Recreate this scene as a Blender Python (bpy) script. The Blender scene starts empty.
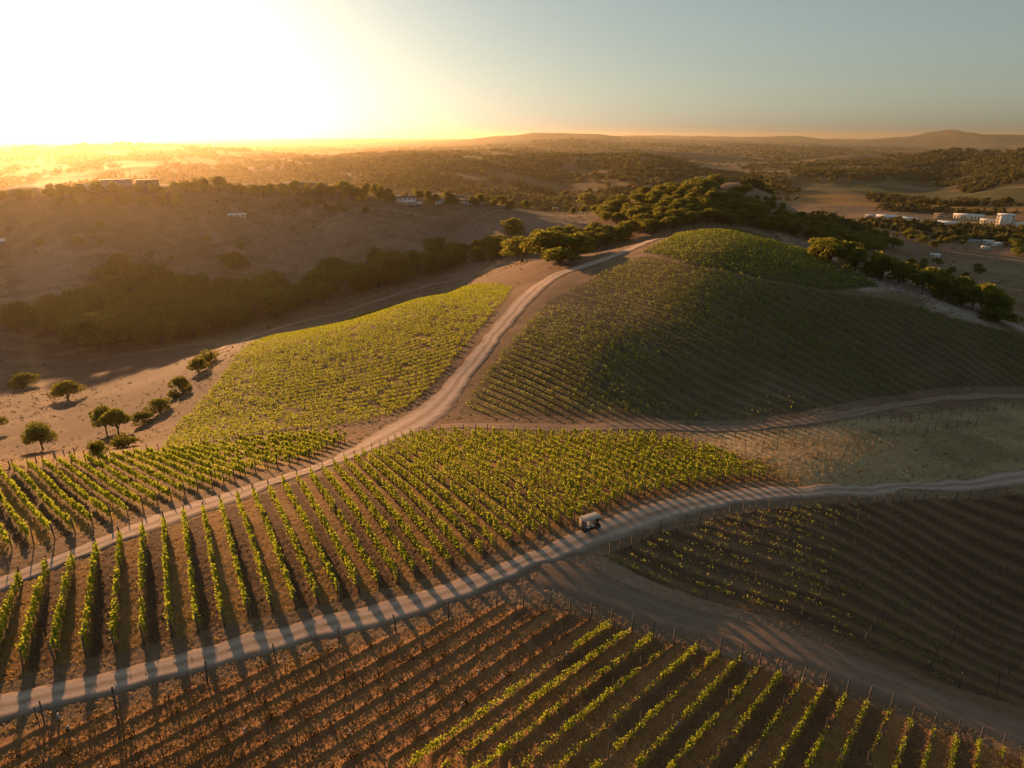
import bpy, math, random
import numpy as np
from mathutils import Vector
R = math.radians
random.seed(7)
rng = np.random.default_rng(11)
scene = bpy.context.scene
COL = scene.collection

# ------------------------------------------------------------------ camera, sky, sun, exposure
W, H, FPX, PITCH = 1024.0, 768.0, 683.0, R(20.0)
cam_data = bpy.data.cameras.new('camera')
cam_data.sensor_width = 36.0
cam_data.lens = 36.0 * FPX / W
cam_data.clip_start = 0.5
cam_data.clip_end = 120000.0
cam = bpy.data.objects.new('camera', cam_data)
cam.location = (0, 0, 0)
cam.rotation_euler = (R(90) - PITCH, 0, 0)
COL.objects.link(cam)
scene.camera = cam

SUN_AZ, SUN_EL = -32.0, 6.3          # azimuth measured from +Y towards +X
world = bpy.data.worlds.new('World')
scene.world = world
world.use_nodes = True
wn = world.node_tree
bg = wn.nodes['Background']
sky = wn.nodes.new('ShaderNodeTexSky')
sky.sky_type = 'NISHITA'
sky.sun_disc = False
sky.sun_elevation = R(SUN_EL)
sky.sun_rotation = R(SUN_AZ)
sky.altitude = 300
sky.air_density = 1.0
sky.dust_density = 1.6
sky.ozone_density = 1.0
hs = wn.nodes.new('ShaderNodeHueSaturation')
hs.inputs['Saturation'].default_value = 0.68
wn.links.new(sky.outputs[0], hs.inputs['Color'])
ga = wn.nodes.new('ShaderNodeGamma')          # compresses sky brightness, so the fill in the shade is more even
ga.inputs['Gamma'].default_value = 0.70
wn.links.new(hs.outputs[0], ga.inputs['Color'])
tint = wn.nodes.new('ShaderNodeMix'); tint.data_type = 'RGBA'; tint.blend_type = 'MULTIPLY'
tint.inputs[0].default_value = 1.0; tint.inputs[7].default_value = (0.84, 0.965, 1.0, 1)
wn.links.new(ga.outputs[0], tint.inputs[6])
wn.links.new(tint.outputs[2], bg.inputs['Color'])
bg.inputs['Strength'].default_value = 0.09

sun_data = bpy.data.lights.new('sun', 'SUN')
sun_data.energy = 5.0
sun_data.angle = R(0.6)
sun_data.color = (1.0, 0.52, 0.22)
sun = bpy.data.objects.new('sun', sun_data)
sd = Vector((math.sin(R(SUN_AZ)) * math.cos(R(SUN_EL)), math.cos(R(SUN_AZ)) * math.cos(R(SUN_EL)), math.sin(R(SUN_EL))))
sun.rotation_euler = sd.to_track_quat('Z', 'Y').to_euler()
sun.location = (0, 0, 100)
COL.objects.link(sun)

vs = scene.view_settings
vs.view_transform = 'Standard'
vs.look = 'None'
vs.exposure = 1.0
vs.gamma = 1.0
vs.use_curve_mapping = False
cy = scene.cycles
cy.use_denoising = True
cy.max_bounces = 5
cy.diffuse_bounces = 2
cy.glossy_bounces = 1
cy.transmission_bounces = 3
cy.transparent_max_bounces = 4
cy.volume_bounces = 0
cy.use_adaptive_sampling = True
cy.adaptive_threshold = 0.02

# ------------------------------------------------------------------ terrain height
cP, sP = math.cos(PITCH), math.sin(PITCH)
def ray(u, v):
    a = (np.asarray(u, float) - W / 2) / FPX
    b = (H / 2 - np.asarray(v, float)) / FPX
    return a, cP + b * sP, -sP + b * cP
def project(x, y, z):
    c = y * cP - z * sP
    return W / 2 + FPX * x / c, H / 2 - FPX * (y * sP + z * cP) / c
def pz(u, v, z):
    dx, dy, dz = ray(u, v)
    k = z / dz
    return float(dx * k), float(dy * k), z
SIGHT = [  # picture position and the height there: the lie of the land
 (150,532,-42.6),(150,655,-41),(23,582,-41.5),(0,700,-40),(0,768,-39.5),(395,573,-44.5),(326,468,-49),(200,513,-44.5),
 (589,521,-48),(613,624,-46.8),(400,700,-42.3),(1010,745,-56),(1024,600,-73),(1024,680,-65),(760,640,-51),(700,600,-51),(850,520,-59),(1024,478,-68),(800,495,-57),
 (700,430,-60),(620,470,-53),(700,480,-54.5),(500,470,-50.5),(560,430,-57),(440,423,-58),(900,440,-64),(1024,440,-70),
 (60,505,-46),(0,470,-50),(130,452,-56),(300,438,-56.5),(0,560,-42.2),
 (43,448,-72),(0,430,-79),(0,350,-104),(100,380,-94),(165,445,-59.5),(310,428,-58.5),(235,348,-74),(180,400,-68),(120,420,-74),(300,335,-70),
 (510,285,-63),(370,350,-64),(420,300,-67),(470,300,-63),(440,400,-60),(480,360,-59),(540,290,-56),(600,262,-53),(645,243,-50),
 (720,232,-44.5),(600,350,-55.5),(700,400,-61.5),(900,400,-67),(1024,390,-73),(1020,328,-66),(900,280,-54.5),(800,250,-48.5),(800,320,-55.5),(700,290,-50),(620,300,-54),
 (935,258,-125),(1000,292,-112),(860,262,-108),(1024,255,-132),(900,217,-140),(1000,217,-140),(850,190,-140),(950,172,-125),(950,153,-68),(1024,158,-70),(860,165,-120),
 (0,200,-55),(100,188,-47),(200,187,-48),(300,190,-52),(50,193,-50),(150,187,-47),(250,188,-49.5),(400,200,-63),(500,205,-69),(600,212,-76),(350,195,-57),(450,203,-66),(0,240,-84),(300,240,-92),(450,225,-85),(450,250,-98),
 (300,280,-104),(100,300,-104),(0,290,-100),(100,330,-107),(540,262,-60),(170,250,-90),
 (700,187,-50),(640,235,-80),(760,190,-58),(800,213,-86),(640,197,-64),(738,184,-52),(850,240,-106),(820,225,-97),
 (150,168,-90),(420,156,-80),(300,165,-95),(560,156,-80),(650,158,-82),(560,185,-138),(700,168,-125),
]
AWAY = [  # bearing in degrees, distance and height of land that the camera does not see
 (16.7,400,-52),(16.7,455,-68),(16.7,520,-84),(25,400,-66),(25,440,-80),(25,520,-100),(31,420,-80),(33,480,-108),(37.5,380,-84),(37.5,450,-108),(45,400,-95),(8,450,-76),(8,520,-90),(50,300,-85),
 (-35,430,-108),(-25,420,-108),(-15,430,-106),(-7,440,-100),(-2,420,-80),(-45,480,-108),
 (-40,1150,-110),(-25,1150,-112),(-10,1050,-118),(0,1050,-120),(-40,1700,-150),(-20,1700,-150),(0,1500,-140),(10,1300,-135),(18,1150,-135),(24,1250,-138),(16.5,1000,-98),(20,1000,-92),(10,900,-92),(24,1020,-108),(13,880,-80),
 (-40,3600,-150),(-15,4600,-150),(5,4600,-150),(30,4800,-150),(15,5200,-145),(42,6000,-150),
 (-38,940,-75),(-30,940,-72),(-20,940,-75),(-10,930,-88),(-2,900,-95),(-50,700,-80),(-60,300,-80),(-60,100,-48),(-60,1500,-120),(-90,200,-60),(90,200,-85),(60,150,-66),(60,700,-125),(60,2500,-140),(70,60,-52),(-90,1500,-120),(90,1500,-120),
 (180,60,-40),(180,300,-60),(180,1500,-110),(0,0.5,-38),(0,25,-40),(-50,40,-39),(50,45,-50),(135,150,-60),(-135,150,-50),
 (-45,9000,-120),(-20,9000,-120),(0,9000,-100),(3,10500,-35),(20,9000,-120),(45,9000,-130),(90,9000,-120),(-90,9000,-120),(180,9000,-120),
 (-45,30000,-140),(-20,30000,-140),(0,30000,-140),(20,30000,-140),(45,30000,-140),(90,30000,-140),(-90,30000,-140),(180,30000,-140),
]
def warp(x, y):
    r = np.hypot(x, y) + 1e-6
    g = np.log1p(r / 40.0) / r
    return x * g, y * g
_p = [pz(*s) for s in SIGHT] + [(r * math.sin(R(a)), r * math.cos(R(a)), z) for a, r, z in AWAY]
_p = np.array(_p)
_q = np.stack(warp(_p[:, 0], _p[:, 1]), 1)
def _k(d2):
    return 0.5 * d2 * np.log(d2 + 1e-12)
_n = len(_q)
_A = np.zeros((_n + 3, _n + 3))
_A[:_n, :_n] = _k(((_q[:, None] - _q[None]) ** 2).sum(2)) + np.eye(_n) * 2e-4
_A[:_n, _n] = 1; _A[:_n, _n + 1:] = _q
_A[_n:, :_n] = _A[:_n, _n:].T
_w = np.linalg.solve(_A, np.concatenate([_p[:, 2], np.zeros(3)]))
def bump(x, y, cx, cy_, h, sx, sy=None, ang=0):
    sy = sy or sx
    c, s = math.cos(R(ang)), math.sin(R(ang))
    dx, dy = x - cx, y - cy_
    return h * np.exp(-((dx * c + dy * s) / sx) ** 2 - ((-dx * s + dy * c) / sy) ** 2)
_wr = np.random.default_rng(5)
WAVES = [(_wr.uniform(0, 2 * math.pi), _wr.uniform(0, 6.28), L) for L in (9, 14, 23, 37, 60, 95, 150, 240, 400, 640, 1000) for _ in range(4)]
def land(x, y):
    x = np.atleast_1d(np.asarray(x, float)); y = np.atleast_1d(np.asarray(y, float))
    sh = x.shape; x = x.ravel(); y = y.ravel()
    out = np.empty_like(x)
    for i in range(0, len(x), 20000):
        X, Y = x[i:i + 20000], y[i:i + 20000]
        qx, qy = warp(X, Y)
        d2 = (qx[:, None] - _q[None, :, 0]) ** 2 + (qy[:, None] - _q[None, :, 1]) ** 2
        out[i:i + 20000] = _k(d2) @ _w[:_n] + _w[_n] + _w[_n + 1] * qx + _w[_n + 2] * qy
    r = np.hypot(x, y)
    for a, p, L in WAVES:      # gentle unevenness, longer and higher waves only farther off
        amp = L * np.where(L < 100, 0.0011, 0.0020) * np.clip((r - L * 1.2) / (L * 3.0), 0, 1)
        amp = amp * np.where(r > 1000, 1 + np.clip((r - 1000) / 2500, 0, 0.5), 1) * np.where(L < 50, np.clip(2500 / (r + 1), 0, 1), 1)
        out += amp * np.sin(x * math.cos(a) * 6.283 / L + y * math.sin(a) * 6.283 / L + p)
    def at(az, rr): return rr * math.sin(R(az)), rr * math.cos(R(az))
    for az, rr, h, sx, sy, an in ((30.9, 19000, 125, 330, 1500, 0), (30.9, 19000, 95, 1100, 1500, 0), (34.3, 19500, 120, 1300, 1500, 0), (27.8, 19000, 70, 900, 1500, 0), (21.5, 20000, 70, 600, 1500, 0), (37.5, 20000, 90, 1600, 1800, 0),
            (19.0, 20000, 60, 1500, 1500, 0), (12, 21000, 70, 2500, 1500, 0), (-12, 21000, 60, 2600, 1500, 0), (2, 14000, 90, 1500, 900, 0), (26.5, 4300, 40, 350, 260, 0), (-30, 5200, 45, 900, 500, 10), (-20, 4200, 35, 700, 400, 0), (7, 4700, 45, 800, 350, 0)):
        cx, cy_ = at(az, rr)
        out += bump(x, y, cx, cy_, h, sx, sy, an)
    return out.reshape(sh)
def cast(u, v, rmin=15.0):
    """where the sight line through a picture point first meets the land"""
    dx, dy, dz = (float(t) for t in ray(u, v))
    hr = math.hypot(dx, dy)
    rr = rmin * np.exp(np.arange(0, 7.4, 0.006))
    xs, ys, zs = dx / hr * rr, dy / hr * rr, dz / hr * rr
    below = zs < land(xs, ys)
    i = int(np.argmax(below))
    if not below[i]:
        return None
    lo, hi = rr[max(i - 1, 0)], rr[i]
    for _ in range(18):
        m = 0.5 * (lo + hi)
        if dz / hr * m < land(dx / hr * m, dy / hr * m)[0]: hi = m
        else: lo = m
    return dx / hr * hi, dy / hr * hi, dz / hr * hi
def poly(pts):
    return np.array([cast(u, v)[:2] for u, v in pts])
def inside(P, x, y):
    x = np.asarray(x, float); y = np.asarray(y, float)
    c = np.zeros(x.shape, bool)
    n = len(P)
    for i in range(n):
        x1, y1 = P[i]; x2, y2 = P[(i + 1) % n]
        if y1 == y2: continue
        t = (y1 > y) != (y2 > y)
        c ^= t & (x < (x2 - x1) * (y - y1) / (y2 - y1) + x1)
    return c

# ------------------------------------------------------------------ helpers: meshes, materials, tags
def mesh_obj(name, verts, faces, mat, parent=None, smooth=False, loc=None):
    """verts (n,3) array, faces (m,k) int array or list of such arrays -> ONE mesh object"""
    me = bpy.data.meshes.new(name)
    verts = np.asarray(verts, np.float32)
    if not isinstance(faces, list): faces = [faces]
    faces = [np.asarray(f, np.int32) for f in faces if len(f)]
    me.vertices.add(len(verts)); me.vertices.foreach_set('co', verts.ravel())
    nl = sum(f.size for f in faces); npoly = sum(len(f) for f in faces)
    me.loops.add(nl); me.loops.foreach_set('vertex_index', np.concatenate([f.ravel() for f in faces]))
    me.polygons.add(npoly)
    tot = np.concatenate([np.full(len(f), f.shape[1], np.int32) for f in faces])
    st = np.concatenate([[0], np.cumsum(tot)[:-1]]).astype(np.int32)
    me.polygons.foreach_set('loop_start', st)
    if smooth: me.polygons.foreach_set('use_smooth', np.ones(npoly, bool))
    me.materials.append(mat)
    me.update(calc_edges=True)
    o = bpy.data.objects.new(name, me)
    COL.objects.link(o)
    if parent: o.parent = parent
    if loc is not None: o.location = loc
    return o
def tag(o, label=None, cat=None, group=None, kind=None):
    if label: o['label'] = label
    if cat: o['category'] = cat
    if group: o['group'] = group
    if kind: o['kind'] = kind
    return o
def empty(name, loc, rz=0.0):
    o = bpy.data.objects.new(name, None)
    o.empty_display_size = 0.5
    o.location = loc; o.rotation_euler = (0, 0, rz)
    COL.objects.link(o)
    return o
class MB:
    """collects solid pieces for ONE mesh"""
    def __init__(s): s.v = []; s.f4 = []; s.f3 = []; s.n = 0
    def add(s, v, f4=(), f3=()):
        v = np.asarray(v, float)
        s.v.append(v)
        if len(f4): s.f4.append(np.asarray(f4) + s.n)
        if len(f3): s.f3.append(np.asarray(f3) + s.n)
        s.n += len(v)
    def box(s, c, d, rz=0.0, tilt=0.0):
        hx, hy, hz = d[0] / 2, d[1] / 2, d[2] / 2
        v = np.array([(x, y, z) for z in (-hz, hz) for y in (-hy, hy) for x in (-hx, hx)], float)
        if tilt:
            ct, st = math.cos(tilt), math.sin(tilt)
            v = np.stack([v[:, 0], v[:, 1] * ct - v[:, 2] * st, v[:, 1] * st + v[:, 2] * ct], 1)
        ca, sa = math.cos(rz), math.sin(rz)
        v = np.stack([v[:, 0] * ca - v[:, 1] * sa + c[0], v[:, 0] * sa + v[:, 1] * ca + c[1], v[:, 2] + c[2]], 1)
        s.add(v, [(0, 2, 3, 1), (4, 5, 7, 6), (0, 1, 5, 4), (2, 6, 7, 3), (0, 4, 6, 2), (1, 3, 7, 5)])
    def tube(s, pts, rad, n=6):
        pts = [Vector(p) for p in pts]
        if not isinstance(rad, (list, tuple)): rad = [rad] * len(pts)
        vs_, k = [], len(pts)
        for i, p in enumerate(pts):
            d = (pts[min(i + 1, k - 1)] - pts[max(i - 1, 0)]).normalized()
            a = d.cross(Vector((0.31, 0.95, 0.07))).normalized(); b = d.cross(a)
            for j in range(n):
                t = 2 * math.pi * j / n
                vs_.append(tuple(p + (a * math.cos(t) + b * math.sin(t)) * rad[i]))
        f = [(i * n + j, i * n + (j + 1) % n, (i + 1) * n + (j + 1) % n, (i + 1) * n + j) for i in range(k - 1) for j in range(n)]
        vs_ += [tuple(pts[0]), tuple(pts[-1])]
        t3 = [(k * n, (j + 1) % n, j) for j in range(n)] + [(k * n + 1, (k - 1) * n + j, (k - 1) * n + (j + 1) % n) for j in range(n)]
        s.add(vs_, f, t3)
    def wheel(s, c, rad, width, axis='y', n=20, hole=0.0):
        """ring or disc with rounded shoulders around the y axis"""
        prof = [(-.5, .82), (-.42, .96), (-.2, 1.0), (.2, 1.0), (.42, .96), (.5, .82)]
        inner = hole if hole else 0.02
        prof = [(-.5, inner)] + prof + [(.5, inner)]
        v = []
        for j in range(n):
            t = 2 * math.pi * j / n
            for w_, r_ in prof:
                q = (c[0] + rad * r_ * math.cos(t), c[1] + width * w_, c[2] + rad * r_ * math.sin(t))
                if axis == 'x': q = (c[0] + width * w_, c[1] + rad * r_ * math.cos(t), c[2] + rad * r_ * math.sin(t))
                v.append(q)
        m = len(prof)
        f = [(j * m + i, j * m + i + 1, ((j + 1) % n) * m + i + 1, ((j + 1) % n) * m + i) for j in range(n) for i in range(m)if i < m - 1]
        f += [(j * m + m - 1, j * m, ((j + 1) % n) * m, ((j + 1) % n) * m + m - 1) for j in range(n)]
        s.add(v, f)
    def build(s, name, mat, parent=None, smooth=False, loc=None, bevel=0.0):
        fs = []
        if s.f4: fs.append(np.concatenate(s.f4))
        if s.f3: fs.append(np.concatenate(s.f3))
        o = mesh_obj(name, np.concatenate(s.v), fs, mat, parent, smooth, loc)
        if bevel:
            m = o.modifiers.new('edge', 'BEVEL'); m.width = bevel; m.segments = 2; m.limit_method = 'ANGLE'
        return o
def new_mat(name):
    m = bpy.data.materials.new(name); m.use_nodes = True
    nt = m.node_tree; nt.nodes.clear()
    out = nt.nodes.new('ShaderNodeOutputMaterial')
    return m, nt, out
def N(nt, typ, **kw):
    n = nt.nodes.new(typ)
    for k, v in kw.items():
        if k in n.inputs: n.inputs[k].default_value = v
        else: setattr(n, k, v)
    return n
def Mth(nt, op, a, b=None, clamp=False):
    n = nt.nodes.new('ShaderNodeMath'); n.operation = op; n.use_clamp = clamp
    for i, t in enumerate((a, b)):
        if t is None: continue
        if isinstance(t, (int, float)): n.inputs[i].default_value = t
        else: nt.links.new(t, n.inputs[i])
    return n.outputs[0]
def Mix(nt, fac, a, b, mode='MIX'):
    n = nt.nodes.new('ShaderNodeMix'); n.data_type = 'RGBA'; n.blend_type = mode
    for s_, t in ((n.inputs[0], fac), (n.inputs[6], a), (n.inputs[7], b)):
        if isinstance(t, (int, float)): s_.default_value = t
        elif isinstance(t, tuple): s_.default_value = (*t[:3], 1)
        else: nt.links.new(t, s_)
    return n.outputs[2]
def Noise(nt, scale, detail=3, rough=0.55, vec=None):
    n = N(nt, 'ShaderNodeTexNoise'); n.inputs['Scale'].default_value = scale
    n.inputs['Detail'].default_value = detail; n.inputs['Roughness'].default_value = rough
    if vec is None:
        g = N(nt, 'ShaderNodeNewGeometry'); vec = g.outputs['Position']
    nt.links.new(vec, n.inputs['Vector'])
    return n.outputs['Fac']
def Ramp(nt, fac, lo, hi):
    n = N(nt, 'ShaderNodeMapRange'); nt.links.new(fac, n.inputs[0])
    n.inputs[1].default_value = lo; n.inputs[2].default_value = hi
    return n.outputs[0]
def plain(name, col, rough=0.8, noise=0.25, scale=3.0, metal=0.0):
    m, nt, out = new_mat(name)
    b = N(nt, 'ShaderNodeBsdfPrincipled'); b.inputs['Roughness'].default_value = rough; b.inputs['Metallic'].default_value = metal
    f = Noise(nt, scale)
    c = Mix(nt, Ramp(nt, f, 0.3, 0.7), tuple(x * (1 - noise) for x in col), tuple(min(1, x * (1 + noise)) for x in col))
    nt.links.new(c, b.inputs['Base Color']); nt.links.new(b.outputs[0], out.inputs[0])
    return m
def leafy(name, dark, light, trans, tw=0.5, patch=0.25):
    """foliage: colour differs from leaf to leaf and from plant to plant; leaves let light through"""
    m, nt, out = new_mat(name)
    g = N(nt, 'ShaderNodeNewGeometry'); oi = N(nt, 'ShaderNodeObjectInfo')
    f1 = g.outputs['Random Per Island']
    f2 = Ramp(nt, Noise(nt, patch, 3), 0.35, 0.65)
    f = Mth(nt, 'ADD', Mth(nt, 'MULTIPLY', f1, 0.5), Mth(nt, 'MULTIPLY', f2, 0.5))
    c = Mix(nt, f, dark, light)
    c = Mix(nt, Mth(nt, 'MULTIPLY', oi.outputs['Random'], 0.35), c, (0.10, 0.085, 0.03))
    d = N(nt, 'ShaderNodeBsdfDiffuse'); nt.links.new(c, d.inputs[0])
    t = N(nt, 'ShaderNodeBsdfTranslucent')
    nt.links.new(Mix(nt, f1, tuple(x * .8 for x in trans), trans), t.inputs[0])
    mx = N(nt, 'ShaderNodeMixShader'); mx.inputs[0].default_value = tw
    nt.links.new(d.outputs[0], mx.inputs[1]); nt.links.new(t.outputs[0], mx.inputs[2])
    nt.links.new(mx.outputs[0], out.inputs[0])
    return m

# ------------------------------------------------------------------ outlines in the picture of tracks and vineyard blocks, thrown onto the land
TRACKS = {
 'lower_track': ([(-120,722),(0,693),(122,666),(245,636),(317,618),(434,588),(512,558),(573,532),(634,506),(690,493),(738,487),(796,485),(840,484),(925,480),(1024,470),(1150,455)],
                 [(-120,755),(0,724),(122,694),(245,659),(317,640),(434,611),(500,588),(560,563),(610,543),(660,526),(699,515),(738,508),(840,497),(925,491),(1024,486),(1150,474)]),
 'side_track': ([(535,553),(575,558),(611,577),(667,600),(722,613),(763,622),(784,631),(878,665),(925,688),(1024,719),(1120,752)],
                [(500,578),(545,594),(590,604),(625,617),(668,632),(712,643),(763,661),(814,675),(878,698),(948,724),(1050,756)]),
 'upper_track': ([(-100,620),(0,577),(59,554),(117,530),(200,500),(259,481),(317,465),(350,448),(379,429),(406,414),(420,406),(462,364),(500,317),(523,292),(542,276),(570,267),(598,258),(621,249),(645,239),(677,234)],
                 [(-100,635),(0,591),(59,573),(117,545),(200,515),(259,493),(317,472),(367,453),(405,438),(434,427),(450,410),(471,380),(502,338),(532,301),(556,281),(575,273),(600,265),(625,256),(650,247),(682,239)]),
 'middle_track': ([(428,424),(470,421),(520,423),(600,424),(700,425),(766,423),(807,419),(848,410),(890,402),(931,397),(1024,394),(1120,392)],
                  [(428,431),(470,430),(520,431),(600,432),(700,432),(766,430),(815,427),(860,417),(900,408),(940,402),(1024,399),(1120,398)]),
 'edge_track': ([(215,352),(228,341),(294,322),(370,301),(430,283),(484,268),(505,263)],
                [(208,359),(231,345),(297,325),(372,304),(432,286),(486,272),(507,267)]),
}
BLOCKS = {   # outline, direction of its rows as two points on a row
 'A': ([(-160,652),(-60,616),(23,583),(105,551),(190,520),(260,495),(326,474),(368,456),(410,438),(440,434),(520,435),(600,436),(650,437),(700,448),(770,474),(782,480),(730,484),(690,489),(634,501),(573,525),(512,548),(434,576),(317,606),(245,622),(122,652),(0,682),(-160,722)], (209,511), (229,610)),
 'B': ([(-140,775),(0,738),(122,707),(245,672),(317,653),(434,624),(500,605),(560,611),(611,624),(661,640),(712,652),(763,669),(814,685),(878,708),(948,736),(1024,757),(1120,790),(1120,940),(-140,940)], (416,765), (613,624)),
 'L': ([(-100,515),(0,474),(60,464),(137,456),(200,447),(294,436),(335,433),(352,440),(310,460),(255,474),(187,497),(107,524),(47,543),(0,556),(-100,595)], (29,475), (89,533)),
 'Y': ([(158,449),(230,440),(294,431),(370,421),(404,410),(445,373),(483,326),(507,299),(514,286),(480,284),(440,292),(370,311),(300,331),(243,348),(215,385),(175,425)], (158,449), (294,428)),
 'H': ([(458,414),(482,378),(512,340),(548,301),(600,274),(640,256),(690,267.5),(762,280.5),(830,292.5),(900,302),(960,320),(1024,337),(1130,352),(1130,386),(1024,386),(930,389),(880,396),(840,404),(800,413),(760,417),(600,418),(500,416)], (600,320), (700,370)),
 'S': ([(642,253),(668,240),(700,230),(740,230),(780,241),(830,263),(880,287),(830,291),(762,279),(690,266)], (600,320), (700,370)),
 'R': ([(604,556),(660,532),(738,514),(840,504),(925,498),(1024,494),(1150,488),(1150,740),(1024,708),(925,678),(878,655),(784,622),(700,598),(640,576)], (850,550), (950,610)),
}
BP, BD = {}, {}
for k, (pts, a, b) in BLOCKS.items():
    BP[k] = poly(pts)
    A_, B_ = np.array(cast(*a)[:2]), np.array(cast(*b)[:2])
    BD[k] = (B_ - A_) / np.linalg.norm(B_ - A_)
SPACING = {'A': 2.12, 'B': 1.85, 'L': 2.0, 'Y': 3.4, 'H': 2.6, 'S': 2.6, 'R': 2.4}
def centre(k): return BP[k].mean(0)
def rowcoord(k, x, y):
    d = BD[k]; c = centre(k)
    return ((x - c[0]) * -d[1] + (y - c[1]) * d[0]) / SPACING[k]

# ground colours: (outline in the picture or None, colour, soft)
DRY = (0.33, 0.225, 0.145)
ZONES = [
 ([(790,193),(870,196),(950,203),(1023,208),(1023,217),(940,212),(860,206),(792,203)], (0.42,0.26,0.08)),
 ([(815,186),(900,188),(990,190),(1023,196),(1023,205),(950,200),(870,193),(815,190)], (0.16,0.17,0.06)),
 ([(823,206),(920,214),(1000,219),(1000,222),(900,219),(823,212)], (0.36,0.28,0.20)),
 ([(770,200),(800,203),(826,212),(800,215)], (0.30,0.22,0.14)),
 ([(735,182),(752,183),(800,205),(797,214),(765,204),(744,190)], (0.40,0.30,0.20)),
 ([(880,258),(960,262),(1023,258),(1023,330),(980,300),(900,280)], (0.36,0.27,0.16)),
 ([(0,325),(70,330),(110,352),(210,344),(225,350),(200,380),(150,425),(110,440),(60,452),(0,462)], (0.19,0.12,0.10)),  # left field: soil colour darkened to stand in for the ridge's shadow
 ([(0,240),(110,262),(120,290),(60,300),(0,300)], (0.46,0.33,0.26)),
 ([(240,210),(480,215),(590,222),(610,235),(520,240),(420,250),(280,275),(230,240)], (0.42,0.29,0.22)),
 ([(655,433),(900,412),(1023,402),(1150,402),(1150,450),(1023,468),(925,478),(800,483),(770,474),(700,447)], (0.62,0.48,0.28)),
 ([(740,468),(800,440),(880,425),(900,440),(850,470),(800,482),(780,478)], (0.55,0.41,0.22)),
 ([(930,425),(1023,415),(1023,445),(950,462),(900,455)], (0.40,0.34,0.18)),
 ([(850,440),(900,432),(925,440),(880,452)], (0.44,0.36,0.20)),
 ([(560,432),(655,433),(700,447),(770,474),(790,481),(775,481),(690,455),(640,440)], (0.40,0.25,0.10)),
 ([(150,448),(170,420),(215,385),(243,348),(225,350),(200,380),(150,425),(130,445)], (0.30,0.2,0.12)),
 ([(780,241),(800,243),(870,272),(930,298),(1000,322),(1023,328),(1023,334),(960,318),(900,302),(860,285),(820,266)], (0.50,0.40,0.33)),
 ([(460,268),(535,262),(545,280),(520,295),(505,285),(470,277)], (0.34,0.22,0.15)),
 ([(470,596),(500,588),(560,560),(620,545),(640,558),(700,592),(790,630),(850,655),(800,672),(700,640),(640,624),(600,608),(540,603)], (0.47,0.31,0.215)),
 ([(0,462),(110,443),(137,452),(60,461),(0,472)], (0.42,0.27,0.11)),
]
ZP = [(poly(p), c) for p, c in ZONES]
_in = poly([(782,242),(800,246),(836,260),(870,274),(900,287),(930,298),(970,311),(1010,324)])
_rr = np.hypot(_in[:, 0], _in[:, 1])[:, None]
ZP.append((np.concatenate([_in * (_rr - 7) / _rr, (_in * (_rr + 16) / _rr)[::-1]]), (0.62, 0.52, 0.45)))
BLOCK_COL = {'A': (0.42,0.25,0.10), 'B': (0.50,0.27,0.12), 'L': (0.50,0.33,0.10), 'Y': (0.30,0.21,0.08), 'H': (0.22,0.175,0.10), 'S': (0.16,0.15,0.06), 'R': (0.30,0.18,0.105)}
ALT = {'A': 0.85, 'B': 0.6, 'L': 0.9, 'Y': 0.5, 'H': 0.6, 'S': 0.4, 'R': 0.8}

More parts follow.
